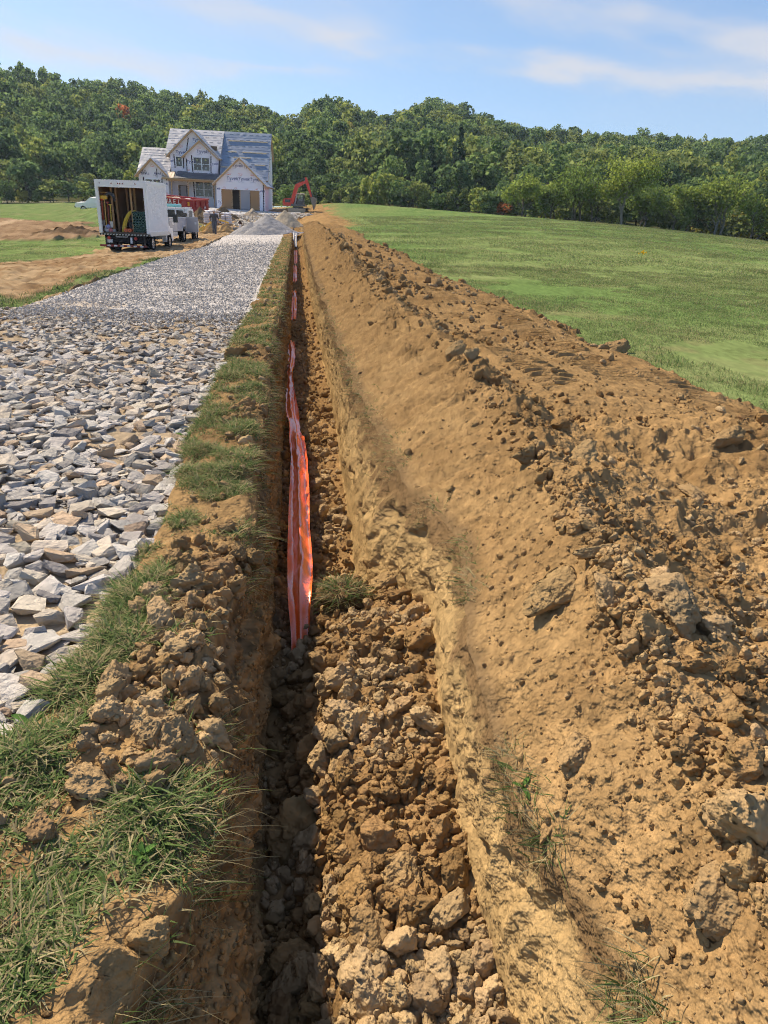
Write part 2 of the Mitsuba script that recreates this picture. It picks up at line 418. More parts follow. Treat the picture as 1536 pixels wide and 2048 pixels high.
# ------------------------------------------------------------------ roads, yard and fields as sheets
def sheet(xs, ysv, zf):
    X, Y = np.meshgrid(xs, ysv)
    return X, Y, zf(X, Y)


def log_rows(a, b, k, m):
    o = [a]
    while o[-1] < b:
        o.append(o[-1] + max(m, k * o[-1]))
    return np.array(o)
from shapely.geometry import Polygon, Point
import shapely


def poly_mask(X, Y, pts, soft=.0):
    g = Polygon(pts)
    return shapely.contains_xy(g, X.ravel(), Y.ravel()).reshape(X.shape)


DIRT = [(-30, 14), (-13, 26), (-11.1, 29.7), (-8.9, 35.2), (-9.6, 40), (-10.5, 50), (-12.5, 62), (-16, 76), (-21, 92), (-21, 108), (4.5, 108), (6, 88), (1.5, 60), (-.5, 50), (-.8, 10), (-9, 9.5)]
MUD = [(-44, 50), (-17.8, 45.5), (-13.5, 45), (-11.5, 50), (-13, 58), (-18, 65), (-28, 67), (-44, 62)]
ROAD_L = -4.55


def road_left(y):
    return ROAD_L + .28 * n1(y, .25, 51) + .1 * n1(y, 1.4, 52)


# left of the road: yard dirt, meadow and a stripped mud patch are cut out of one grid
ysl = log_rows(4.5, 150, .011, .06)
xsl = -1.0 - (np.geomspace(1, 71, 400) - 1)
X, Y = np.meshgrid(xsl, ysl)
wob = .9 * (fbm(P3(X * .35, Y * .35, 1), 3, 61) - .5) * np.clip(Y / 14, .6, 4)
dirt = poly_mask(X + wob, Y + wob * .6, DIRT)
strip = (np.abs(X - (-5.0 + .05 * (Y - 18))) < .16 + .35 * (fbm(P3(X * .8, Y * .5, 6), 2, 62) - .35)) & (Y > 10) & (Y < 27)
mud = poly_mask(X + wob, Y + wob, MUD)
road = (X > road_left(Y) - .1) & (Y < 51)
bigd, midd, find = (2 * fbm(P3(X * s, Y * s, 2), 3, k) - 1 for s, k in ((.5, 63), (2.6, 64), (9, 65)))
Zl = land(X, Y)
ruts = np.exp(-((np.sin((X + .32 * Y - 4) * 1.15) - .95) / .25) ** 2) * (dirt & (Y < 34))
rows = np.sin((X * .35 + Y * .9) * 4.2)
Zl = Zl + np.where(dirt, .09 * midd + .07 * find + .05 * bigd - .09 * ruts, .05 * bigd + .02 * midd) + np.where(mud, .08 * midd + .07 * rows + .05 * find + .15, 0)
Zl = np.where(road | (X > -1.2), land(X, Y) - .14, Zl)
Zl = Zl + .35 * np.exp(-(((X + 14.2) / 1.9) ** 2 + ((Y - 49.0) / 1.3) ** 2)) * (1 + .5 * midd)
n1a, n2a, n3a = (fbm(P3(X * s, Y * s, 9), 3, k)[..., None] for s, k in ((.4, 66), (2.2, 67), (12, 68)))
GRASS, GRASS2, STRAW = (np.array(c) for c in ((.120, .190, .062), (.160, .215, .080), (.28, .26, .14)))
fz3 = noise(P3(X * 30, Y * 20, 1), 69)[..., None]
cd = mixc(np.array((.235, .155, .085)), np.array((.36, .27, .165)), smooth(.36, .62, n1a * .4 + n2a * .6)) * (.5 + .7 * n3a + .3 * fz3)
cg = mixc(mixc(GRASS, GRASS2, n1a), STRAW, smooth(.55, .75, n2a) * .5) * (.6 + .8 * n3a)
tracks = ((np.abs(X + 23.5 + .12 * (Y - 50)) < .35) | (np.abs(X + 20.9 + .1 * (Y - 50)) < .35))[..., None]
cm = mixc(np.array((.30, .215, .135)), np.array((.20, .135, .08)), smooth(.4, .65, n2a)) * (.75 + .5 * n3a)
cm = np.where(tracks, np.array((.42, .32, .21)) * (.85 + .3 * n3a), cm)
humus = np.exp(-(((X + 14.2) / 1.9) ** 2 + ((Y - 49.0) / 1.2) ** 2))[..., None] > .3
cm = np.where(humus, np.array((.12, .085, .055)) * (.6 + .8 * n3a), cm)
kind = np.where(mud, 2, np.where(dirt & ~strip, 1, 0))
fcs = grid_faces(len(ysl), len(xsl))[:, ::-1]
V = P3(X, Y, Zl).reshape(-1, 3)
colL = np.where(kind[..., None] == 0, cg, np.where(kind[..., None] == 1, cd, cm)).reshape(-1, 3)
fk = kind.reshape(-1)[fcs[:, 0]]
for k, key, lab in ((0, 'meadow', 'short green meadow on the left beyond the dirt track'), (1, 'dirt_track', 'wheel-worn tan dirt track and yard in front of the house'), (2, 'mud_patch', 'stripped brown soil patch in the meadow behind the box truck')):
    f = fcs[fk == k]
    u, inv = np.unique(f, return_inverse=True)
    put(key, (V[u], inv.reshape(f.shape)), 'matte_vc', colL[u], smooth=True)
    tag(key, lab, kind='structure')
LEFT = (X, Y, Zl, kind)

# right: the mown field, running under the edge of the heap and up to the wood
ysr = log_rows(2.0, 140, .0115, .05)
xsr = 3.3 + (np.geomspace(1, 96, 360) - 1)
X, Y = np.meshgrid(xsr, ysr)
n1a, n2a, n3a, n4a = (fbm(P3(X * s, Y * s, 9), 3, k)[..., None] for s, k in ((.12, 71), (.7, 72), (3.5, 73), (14, 74)))
fz3 = noise(P3(X * 22, Y * 9, 1), 79)[..., None]
cg = mixc(GRASS, GRASS2, smooth(.35, .65, n1a)) * (.35 + .35 * n2a + .6 * n4a + .4 * fz3)
cg = mixc(cg, STRAW, smooth(.56, .74, n2a) * .22)
bare = .35 * smooth(.60, .70, fbm(P3(X * 1.1, Y * 1.1, 4), 3, 75)) * smooth(9.0, 5.0, X) * smooth(40, 10, Y)
under = smooth(5.0, 4.0, X)[..., None]
cg = mixc(cg, np.array((.24, .19, .11)) * (.7 + .6 * n4a), bare[..., None])
patch = smooth(.66, .73, fbm(P3(X * .09, Y * .3, 12), 3, 76))[..., None] * smooth(35, 55, Y)[..., None]
cg = mixc(cg, np.array((.30, .23, .12)), patch * .12)
Zr = land(X, Y) + .03 * (2 * fbm(P3(X * .8, Y * .8, 1), 3, 77) - 1)
edge = np.interp(Y[:, 0], ys, sect(ys)['edge'])[:, None]
Zr = Zr - .25 * smooth(.1, -.5, X - edge) * smooth(56, 50, Y)
put('field', (P3(X, Y, Zr).reshape(-1, 3), grid_faces(len(ysr), len(xsr))), 'matte_vc', cg.reshape(-1, 3), smooth=True)
tag('field', 'broad mown green field sloping up to the wood on the right', kind='structure')
# between trench head, yard and field: churned soil
ysc = log_rows(55, 150, .006, .05)
xsc = np.linspace(-1.4, 6.0, 120)
X, Y = np.meshgrid(xsc, ysc)
c1a, c2a = fbm(P3(X * .8, Y * .8, 3), 3, 78)[..., None], fbm(P3(X * 4, Y * 4, 3), 3, 79)[..., None]
churn = smooth(106, 96, Y) * smooth(5.2, 3.6, X + (c1a[..., 0] - .5) * 3)
Zc = land(X, Y) + .03 - .30 * smooth(58, 55, Y) + churn * (.42 * np.exp(-((X - 2.6) / 1.2) ** 2) * smooth(82, 70, Y) * smooth(56, 63, Y) + .25 * (c1a[..., 0] - .5) + .12 * (c2a[..., 0] - .5)) - .35 * np.exp(-((X - .15) / .45) ** 2) * smooth(88, 80, Y)
cc = mixc(mixc(BROWN, TAN, c1a), GRASS2 * 1.0, (1 - churn)[..., None]) * (.7 + .6 * c2a)
put('churned_ground', (P3(X, Y, Zc).reshape(-1, 3), grid_faces(len(ysc), len(xsc))), 'matte_vc', cc.reshape(-1, 3), smooth=True)
tag('churned_ground', 'churned brown soil around the far end of the trench by the digger', kind='structure')

# ------------------------------------------------------------------ stone road in front, gravel road behind
ysd = log_rows(.3, 52, .006, .015)
us = np.linspace(0, 1, 200)
Y = np.broadcast_to(ysd[:, None], (len(ysd), len(us)))
left = np.where(ysd < 11, -6.5, road_left(ysd))
right = sect(ysd)['left'] + .12
X = left[:, None] + (right - left)[:, None] * us[None]
gl = 12.3 + 1.6 * (fbm(P3(X * .5, X * 0, 3), 2, 81) - .5) + .25 * (X + 3) * 0
grav = Y > gl
a1, a2, a3 = (fbm(P3(X * s, Y * s, 4), 3, k) for s, k in ((.7, 82), (4, 83), (22, 84)))
Zd = land(X, Y) + np.where(grav, .02 + .025 * (a3 - .5) + .03 * (a2 - .5), -.035 + .03 * (a2 - .5)) - .05 * (1 - smooth(0, .03, us[None])) * grav
sandy = smooth(.50, .60, a1 * .6 + a2 * .4 + .10 * np.exp(-((Y - 9.5) / 2.2) ** 2) - .03)
cgv = np.array((.44, .42, .395)) * (.62 + .76 * noise(P3(X * 30, Y * 16, 2), 85))[..., None] * (.85 + .3 * a1[..., None])
cst = mixc(np.array((.30, .26, .21)), np.array((.44, .35, .235)), sandy[..., None]) * (.7 + .6 * a3[..., None])
cgv = mixc(cgv, np.array((.42, .35, .26)), (np.exp(-(((X + 3.8) / 1.0) ** 2 + ((Y - 13.0) / .8) ** 2)) > .45)[..., None] * .8)
f = grid_faces(len(ysd), len(us))
V = P3(X, Y, Zd).reshape(-1, 3); C = np.where(grav[..., None], cgv, cst).reshape(-1, 3)
fg = grav.reshape(-1)[f[:, 0]]
for m, key, lab, bs in ((~fg, 'stone_road', 'driveway base of loose grey and tan broken stones', 'soil_vc'), (fg, 'gravel_road', 'driveway of fine grey crushed gravel leading to the house', 'rock_vc')):
    ff = f[m]; u, inv = np.unique(ff, return_inverse=True)
    put(key, (V[u], inv.reshape(ff.shape)), bs, C[u], smooth=True)
    tag(key, lab, kind='structure')


# ------------------------------------------------------------------ loose pieces: stones, clods, gravel
def stone_shape(seed, flat, fine=0):
    r = np.random.default_rng(seed)
    p = r.uniform(-1, 1, (15, 3)); p /= np.maximum(np.abs(p).max(1, keepdims=True), .6) ** .8
    p = p * [1, r.uniform(.6, .85), flat * r.uniform(.75, 1.2)]
    m = trimesh.convex.convex_hull(p)
    for _ in range(fine):
        m = m.subdivide()
    v = np.array(m.vertices)
    if fine:
        o = r.uniform(0, 40, 3)
        v = v * (1 + .22 * (fbm(v * 2.2 + o, 3, 3) - .5) + .07 * (noise(v * 8 + o, 4) - .5))[:, None]
    return v, np.array(m.faces)


def clod_shape(seed, sub):
    m = trimesh.creation.icosphere(subdivisions=sub)
    v = np.array(m.vertices)
    r = np.random.default_rng(seed)
    d = r.normal(size=(12, 3)); d /= np.linalg.norm(d, axis=1, keepdims=True)
    h = r.uniform(.55, .95, 12)
    k = (v @ d.T)
    rad = np.min(np.where(k > .05, h[None] / np.maximum(k, .05), 9), axis=1)
    rad = np.minimum(rad, 1.15)
    o = r.uniform(0, 50, 3)
    rad = rad * (1 + .34 * (fbm(v * 1.8 + o, 2, 3) - .5) + .30 * (fbm(v * 4.5 + o, 2, 5) - .5) + (.26 * (noise(v * 11 + o, 6) - .5) if sub > 2 else 0))
    v = v * rad[:, None] * [1, r.uniform(.7, .95), r.uniform(.6, .85)]
    return v, np.array(m.faces)


def rotations(n, tilt, g):
    a = g.uniform(0, 2 * np.pi, n); t = g.normal(0, tilt, (n, 2))
    ca, sa = np.cos(a), np.sin(a); o, z = np.ones(n), np.zeros(n)
    Rz = np.stack([ca, -sa, z, sa, ca, z, z, z, o], 1).reshape(n, 3, 3)
    cx, sx, cy, sy = np.cos(t[:, 0]), np.sin(t[:, 0]), np.cos(t[:, 1]), np.sin(t[:, 1])
    Rx = np.stack([o, z, z, z, cx, -sx, z, sx, cx], 1).reshape(n, 3, 3)
    Ry = np.stack([cy, z, sy, z, o, z, -sy, z, cy], 1).reshape(n, 3, 3)
    return Rx @ Ry @ Rz


def scatter_mesh(shapes, P, S, R, C, g):
    """All the pieces as one mesh: shape k at P, size S, turned by R, colour C."""
    vs, fs, cs, bs, n = [], [], [], [], 0
    which = g.integers(0, len(shapes), len(P))
    for k, (sv, sf) in enumerate(shapes):
        i = np.nonzero(which == k)[0]
        if not len(i):
            continue
        v = np.einsum('nij,mj->nmi', R[i], sv) * S[i][:, None, None] + P[i][:, None]
        fs.append((sf[None] + (np.arange(len(i)) * len(sv))[:, None, None]).reshape(-1, 3) + n)
        vs.append(v.reshape(-1, 3)); n += v.shape[0] * v.shape[1]
        speck = 1 + .24 * (noise(sv * 4.0 + k, 8) - .5)
        cs.append(np.repeat(C[i], len(sv), 0)); bs.append(np.tile(speck, len(i)))
    return (np.vstack(vs), np.vstack(fs)), np.vstack(cs), np.concatenate(bs)


def pieces(holder, name, bulk, shapes_big, shapes_small, shapes_plain, P, S, R, C, mat, g, most=300, smooth_=False, bulk_label=''):
    """The pieces that show largest become parts of their own, the rest one part."""
    show = S / np.linalg.norm(P - [0, 0, EYE], axis=1)
    order = np.argsort(-show)
    for n, i in enumerate(order[:most]):
        sv, sf = shapes_big[i % len(shapes_big)]
        v = (sv * S[i]) @ R[i].T + P[i]
        speck = .86 + .28 * noise(v * 40, 8)
        put(f'{holder}__{name}' + (f'_{n:03d}' if n else ''), (v, sf), mat, C[i], smooth_, speck)
    rest = order[most:]
    if len(rest):
        vs, fs, cs, bs, off = [], [], [], [], 0
        for idx, sh in ((rest[:900], shapes_small), (rest[900:], shapes_plain)):
            if len(idx):
                (v, f), c, b = scatter_mesh(sh, P[idx], S[idx], R[idx], C[idx], g)
                vs.append(v); fs.append(f + off); cs.append(c); bs.append(b); off += len(v)
        put(f'{holder}__{bulk}', (np.vstack(vs), np.vstack(fs)), mat, np.vstack(cs), smooth_, np.concatenate(bs))
        labels[f'{holder}__{bulk}'] = {'kind': 'stuff', 'label': bulk_label}


def throw(n, xr, yfun, rfun, g, overlap=.82):
    """Drop discs, the big ones first, so that they lie side by side."""
    X_ = xr(n); Y_ = yfun(n); r_ = rfun(n, Y_)
    o = np.argsort(-r_); X_, Y_, r_ = X_[o], Y_[o], r_[o]
    cell, grid, keep = .25, {}, []
    for i in range(n):
        cx, cy = int(math.floor(X_[i] / cell)), int(math.floor(Y_[i] / cell))
        ok = True
        for a in range(cx - 1, cx + 2):
            for b in range(cy - 1, cy + 2):
                for j in grid.get((a, b), ()):
                    if (X_[i] - X_[j]) ** 2 + (Y_[i] - Y_[j]) ** 2 < (overlap * (r_[i] + r_[j])) ** 2:
                        ok = False; break
                if not ok: break
            if not ok: break
        if ok:
            grid.setdefault((cx, cy), []).append(i); keep.append(i)
    k = np.array(keep)
    return X_[k], Y_[k], r_[k]


g = np.random.default_rng(5)
# broken stone of the road
N = 110000
yy = lambda n: np.exp(g.uniform(np.log(.9), np.log(14.0), n))
xx = lambda n: g.uniform(-6.2, -.66, n)
rr = lambda n, y: np.clip(g.lognormal(-3.78, .50, n), .010, .066) * np.where(y > 9, .8, 1.0)
px, py, pr = throw(N, xx, yy, rr, g, .68)
keep = (px < sect(py)['left'] + .04 + .14 * (fbm(P3(px * 2, py * 2, 1), 2, 91) - .3)) & (px > -.52 * py - .75)
sandp = smooth(.52, .62, fbm(P3(px * .7, py * .7, 4), 3, 82) * .6 + fbm(P3(px * 4, py * 4, 4), 3, 83) * .4 + .10 * np.exp(-((py - 9.5) / 2.2) ** 2))
keep &= ~((sandp > .62) & (pr < .04)) & (g.uniform(size=len(px)) > .12 * sandp)
keep &= py < 12.6 + 1.6 * (fbm(P3(px * .5, px * 0, 3), 2, 81) - .5)
px, py, pr = px[keep], py[keep], pr[keep]
n = len(px)
tone = g.uniform(size=n)[:, None]
C = np.where(tone < .52, (.385, .37, .345), np.where(tone < .77, (.43, .385, .315), np.where(tone < .89, (.39, .295, .20), (.22, .215, .21)))) * g.uniform(.68, 1.22, (n, 1))
SH = [stone_shape(s, f, 1) for s, f in zip(range(40, 64), np.linspace(.24, .5, 24))]
SHP = [stone_shape(s, f) for s, f in zip(range(40, 64), np.linspace(.24, .5, 24))]
SHB = [stone_shape(s, f, 2) for s, f in zip(range(40, 64), np.linspace(.24, .5, 24))]
P = P3(px, py, land(px, py) - .03 + pr * .30)
pieces('stone_road', 'stone', 'small_stones', SHB, SH, SHP, P, pr * 1.28, rotations(n, .22, g), C, 'rock', g, bulk_label='smaller broken stones packed between the big ones')
print('stones', n)

# gravel on the near end of the gravel road
n = 42000
gy = np.exp(g.uniform(np.log(10.6), np.log(46), n)); gx = g.uniform(-4.5, -.86, n)
k = (gy > 11.9 + 1.6 * (fbm(P3(gx * .5, gx * 0, 3), 2, 81) - .5) - g.exponential(.5, n)) & (gx > road_left(gy) - .05) & (g.uniform(size=n) < smooth(46, 20, gy))
gx, gy = gx[k], gy[k]; n = len(gx)
GS = [stone_shape(s, .7) for s in range(90, 96)]
GS = [(v, f) for v, f in ((lambda m: (np.array(m.vertices), np.array(m.faces)))(trimesh.convex.convex_hull(np.random.default_rng(s).normal(size=(6, 3)))) for s in range(6))]
GS = [(v / np.abs(v).max(), f) for v, f in GS]
P = P3(gx, gy, land(gx, gy) + .02)
m, c, b = scatter_mesh(GS, P, g.uniform(.016, .034, n) * (.7 + gy / 30), rotations(n, .6, g), np.array((.46, .44, .41)) * g.uniform(.74, 1.2, (n, 1)), g)
put('gravel_road__loose_gravel', m, 'rock', c, False, b)
labels['gravel_road__loose_gravel'] = {'kind': 'stuff', 'label': 'loose chips of grey gravel'}

# clods in the trench, on the heap and on the verge
COLS = np.cumsum([0] + nz_)
CB = [clod_shape(s, 3) for s in range(200, 212)]
CM = [clod_shape(s, 2) for s in range(220, 230)]
CS = [clod_shape(s, 1) for s in range(240, 250)]
CT = [clod_shape(s, 0) for s in range(270, 276)]


SLAB = [clod_shape(s, 3) for s in range(260, 268)]
SLABS = {'spoil_heap': [(1.02, 2.33, .31, .15, .5, .5), (1.11, 2.13, .38, .10, 1.2, .7), (1.13, 1.88, .37, .10, 2.0, .7), (1.2, 2.48, .42, .085, .2, .7), (.79, 1.55, .19, .075, 1.0, .8), (2.96, 4.52, .3, .17, .4, .7), (1.24, 2.66, .44, .08, 2.2, .7), (1.61, 3.69, .4, .12, .7, .7),
                        (2.45, 3.87, .3, .12, 1.8, .6), (.92, 1.03, .44, .10, .3, .6), (.69, .87, .29, .045, 0, .8), (.67, 1.4, .12, .035, 1, .8), (1.43, 6.51, .5, .13, .9, .7), (4.3, 9.6, .15, .28, .2, .6), (1.5, 5.6, .5, .11, 2.5, .7)],
         'grass_verge': [(-.61, 2.04, .07, .085, .7, .5), (-.36, 1.82, .06, .055, .2, .7), (-.47, 1.92, .07, .06, 1.4, .7), (-.63, 2.58, .06, .075, 2.2, .7), (-.82, 3.31, .05, .085, .4, .7), (-.71, 8.41, .05, .16, .1, .6), (-.43, 5.95, .05, .13, .5, .7), (-.5, 2.2, .06, .06, 0, .7)],
         'trench': [(.73, 3.81, -.30, .14, .6, .75), (.32, 1.67, -.42, .09, .3, .6), (.0, 2.13, -.58, .14, 1.1, .8), (-.02, 1.53, -.60, .11, .4, .8), (.2, 1.45, -.46, .09, 2.0, .7), (.45, 1.5, -.42, .08, .9, .7)]}


def clods(n, q, y, size, g, sink=.30):
    p, nn = on_section(y, q)
    return p + nn * (size * (.6 - sink))[:, None], size


def clod_zone(holder, n, qfun, y0, y1, med, sig, lo, hi, colour, bulk_label, most=300, dens=None, flank_=None):
    y = np.exp(g.uniform(np.log(y0), np.log(y1), n)); q = qfun(n, y)
    s = np.clip(g.lognormal(np.log(med), sig, n), lo, hi)
    D = np.hypot(y, 1.6)
    if flank_ is not None:
        s = s * np.where(q < flank_, .50, 1) * np.clip(y / 6, 1, 2.6)
    k = s > .0021 * D
    if dens is not None:
        k &= g.uniform(size=n) < dens(q, y)
    y, q, s = y[k], q[k], s[k]
    p, s = clods(len(y), q, y, s, g)
    if flank_ is not None:
        low_ = q < flank_
        _, nn_ = on_section(y, q)
        p = p - nn_ * (s * .22 * low_)[:, None]
    C = colour(q, y, p) * g.uniform(.78, 1.22, (len(y), 1))
    R = rotations(len(y), .9, g)
    show = s / np.linalg.norm(p - [0, 0, EYE], axis=1)
    order = np.argsort(-show)
    slabs_ = SLABS.get(holder, ())
    most -= len(slabs_)
    top, rest = order[:most], order[most:]
    for j, i in enumerate(top):
        sv, sf = CB[i % len(CB)] if show[i] > .014 else CM[i % len(CM)]
        v = (sv * s[i]) @ R[i].T + p[i]
        put(f'{holder}__clod' + (f'_{j:03d}' if j else ''), (v, sf), 'soil', C[i], True, .8 + .4 * fbm(v * 30, 2, 8))
    for j, (x_, y_, z_, r_, yaw_, fl) in enumerate(slabs_):             # the big broken slabs one can pick out
        sv, sf = SLAB[j % len(SLAB)]
        Mz = trimesh.transformations.euler_matrix(g.normal(0, .3), g.normal(-.3, .3), yaw_)[:3, :3]
        i_ = int(np.interp(y_, ys, np.arange(len(ys)))); lo_, hi_ = {'spoil_heap': (COLS[4], ncol), 'trench': (COLS[2], COLS[3]), 'grass_verge': (0, COLS[1])}[holder]
        j_ = lo_ + int(np.argmin(np.abs(VE[i_, lo_:hi_, 0] - x_)))
        v = (sv * [r_, r_ * .75, r_ * fl]) @ Mz.T + VE[max(i_ - 3, 0):i_ + 4, max(j_ - 3, lo_):min(j_ + 4, hi_)].reshape(-1, 3).mean(0) + [0, 0, r_ * fl * (.12 if holder != 'trench' else .4)]
        put(f'{holder}__clod_{most + j:03d}', (v, sf), 'soil', mixc(TAN, PALE, g.uniform(0, .5)) * g.uniform(.85, 1.05), True, .8 + .4 * fbm(v * 30, 2, 8))
    big = rest[show[rest] > .011]; sm = rest[(show[rest] <= .011) & (show[rest] > .0046)]; tiny = rest[show[rest] <= .0046]
    vs, fs, cs, bs, off = [], [], [], [], 0
    for idx, sh in ((big, CM), (sm, CS), (tiny, CT)):
        if len(idx):
            (v, f), c, b = scatter_mesh(sh, p[idx], s[idx], R[idx], C[idx], g)
            vs.append(v); fs.append(f + off); cs.append(c); bs.append(b); off += len(v)
    put(f'{holder}__loose_soil', (np.vstack(vs), np.vstack(fs)), 'soil', np.vstack(cs), True, np.concatenate(bs))
    labels[f'{holder}__loose_soil'] = {'kind': 'stuff', 'label': bulk_label}
    print(holder, len(y), len(big), len(sm))


def fcol(q, y, p):
    w = smooth(.4, .6, fbm(p * 3.0, 2, 95))[:, None]
    return mixc(BROWN * 1.05, mixc(TAN, PALE, .55), w)


FL = lambda n, y: COLS[2] + nz_[2] * np.clip(g.beta(1.15, 1.15, n) * 1.02 - .01, 0, 1)
clod_zone('trench', 11000, FL, .75, 34, .0138, .66, .005, .075, fcol, 'small crumbs and lumps of soil filling the trench floor')


def hq(n, y):
    return COLS[4] + np.where(g.uniform(size=n) < .42, nz_[4] * g.uniform(.05, 1, n), nz_[4] + nz_[5] * g.beta(.9, 1.5, n) * .95)


def hden(q, y):
    p, _ = on_section(y, q)
    w = smooth(.40, .62, fbm(p * np.array([.9, .9, 0]) + 3, 3, 96)) * (1 - .5 * smooth(1.9, 2.6, p[:, 0]) * smooth(4.2, 6, y))
    flank = smooth(COLS[5] - 30, COLS[5] + 4, q + 34 * (fbm(p * np.array([1.7, 1.7, 0]) + 8, 3, 97) - .5))
    return (.25 + .75 * w) * (.30 + .70 * flank)


clod_zone('spoil_heap', 34000, hq, .8, 45, .0092, .66, .0035, .10, lambda q, y, p: mixc(fcol(q, y, p), TAN * .95, .75 * smooth(COLS[5] + 6, COLS[5] - 10, q)[:, None]), 'crumbs and small lumps of soil lying on the heap', dens=hden, flank_=COLS[5] - 12)
VQ = lambda n, y: COLS[0] + nz_[0] * g.uniform(.25, .99, n)


def vden(q, y):
    p, _ = on_section(y, q)
    spots = np.exp(-((y - 2.05) / .28) ** 2) + np.exp(-((y - 2.85) / .42) ** 2) * .9 + .7 * np.exp(-((y - 5.9) / .45) ** 2) + .4 * np.exp(-((y - 8.6) / .4) ** 2)
    t = (q - COLS[0]) / nz_[0]
    return np.clip(spots * smooth(.30, .6, t) + .05, 0, 1)


clod_zone('grass_verge', 5200, VQ, .9, 30, .018, .62, .006, .075, lambda q, y, p: mixc(fcol(q, y, p), PALE, .2), 'crumbs of soil among the grass', most=200, dens=vden)


def wall_clods():
    """Crumbs and stones standing out of the left wall."""
    n = 6000
    y = np.exp(g.uniform(np.log(.7), np.log(22), n)); q = COLS[1] + nz_[1] * g.beta(1.0, 1.2, n)
    s_ = np.clip(g.lognormal(np.log(.0075), .5, n), .003, .035); k_ = s_ > .0019 * np.hypot(y, 1.6)
    y, q, s_ = y[k_], q[k_], s_[k_]
    p, nn = on_section(y, q)
    m_, c_, b_ = scatter_mesh(CT, p + nn * (s_ * .15)[:, None], s_, rotations(len(y), .9, g), mixc(BROWN, mixc(YEL, RED, .4), g.uniform(size=(len(y), 1))) * g.uniform(.75, 1.25, (len(y), 1)), g)
    put('trench__wall_crumbs', m_, 'soil', c_, True, b_)
    labels['trench__wall_crumbs'] = {'kind': 'stuff', 'label': 'crumbs of clay on the left trench wall'}


wall_clods()
# ------------------------------------------------------------------ grass
def unit(v):
    return v / (np.linalg.norm(v, axis=-1, keepdims=True) + 1e-12)


def blades(P, N, L, W, g, seg=3, droop=.6, lean=.5):
    """Grass blades as one mesh: rooted at P, growing along N with a lean and a droop. Returns vertices, faces, vertices per blade."""
    n = len(P)
    a = g.uniform(0, 2 * np.pi, n)
    h = np.stack([np.cos(a), np.sin(a), np.zeros(n)], 1)
    d0 = unit(N + h * g.normal(lean, .3, n)[:, None])
    side = unit(np.cross(d0, h) + 1e-6)
    k = np.linspace(0, 1, seg + 1)
    dr_ = g.uniform(.2, 1, n)[:, None] * droop
    pts = P[:, None] + L[:, None, None] * (k[None, :, None] * d0[:, None] + (k ** 2)[None, :, None] * (h * .6 * dr_ - np.array([0, 0, 1]) * .55 * dr_)[:, None])
    w = (W[:, None] * (1 - k[None] ** 1.6))[..., None] * side[:, None] * .5
    v = np.stack([pts[:, :-1] - w[:, :-1], pts[:, :-1] + w[:, :-1]], 2).reshape(n, -1, 3)
    v = np.concatenate([v, pts[:, -1:]], 1)
    f = []
    for s in range(seg - 1):
        f += [[2 * s, 2 * s + 1, 2 * s + 3], [2 * s, 2 * s + 3, 2 * s + 2]]
    f.append([2 * seg - 2, 2 * seg - 1, 2 * seg])
    m = v.shape[1]
    F_ = (np.array(f)[None] + (np.arange(n) * m)[:, None, None]).reshape(-1, 3)
    return v.reshape(-1, 3), F_, m


def grass_colour(n, g, dry=.25):
    t = g.uniform(size=(n, 1))
    c = np.where(t < dry, np.array((.38, .335, .19)), np.where(t < dry + .45, np.array((.115, .180, .060)), np.array((.18, .245, .10))))
    return c * g.uniform(.7, 1.25, (n, 1))


def grass_at(key, P, N, L, W, g, seg=3, droop=.6, lean=.5, dry=.25):
    v, f, m = blades(P, N, L, W, g, seg, droop, lean)
    put(key, (v, f), 'blade', np.repeat(grass_colour(len(P), g, dry), m, 0))


g = np.random.default_rng(21)
# on the verge: thick tussocks with bare soil between them
n = 170000
y = np.exp(g.uniform(np.log(.55), np.log(46), n)); q = nz_[0] * g.uniform(0, 1.0, n)
p, nn = on_section(y, q)
t = q / nz_[0]
clump = fbm(P3(p[:, 0] * 5, p[:, 1] * 5, 2), 3, 101)
spots = np.exp(-((y - 2.05) / .3) ** 2) + np.exp(-((y - 2.85) / .45) ** 2) + .8 * np.exp(-((y - 5.9) / .45) ** 2) + .5 * np.exp(-((y - 8.6) / .5) ** 2)
dens = smooth(.38, .55, clump + .06 * (y < 1.8) - .10 * np.exp(-((y - 1.1) / .25) ** 2) * (p[:, 0] < -.62)) * np.clip(1 - 1.3 * spots * smooth(.35, .6, t), 0.02, 1) * (1 - .8 * smooth(.9, .98, t))
dens = dens * np.where(y < 1.4, 1.0, smooth(.0, .08, t)) * np.clip(6.5 / y, .2, 1)
k = g.uniform(size=n) < dens
p, nn, y, clump = p[k], nn[k], y[k], clump[k]
L = (.025 + .075 * g.beta(1.6, 2.4, len(p))) * (.7 + .8 * smooth(.45, .65, clump)) * np.where(y > 10, .9, 1)
W = g.uniform(.003, .0068, len(p)) * np.where(y < 3, 1.25, 1) * np.clip(y / 5, 1, 5)
grass_at('verge_grass', p - nn * .004, unit(nn * .5 + [0, 0, .5]), L, W, g, 3, 1.1, .95, .40)
tag('verge_grass', 'trampled green and dry grass between the stone road and the trench', 'grass', kind='stuff')
print('verge blades', len(p))

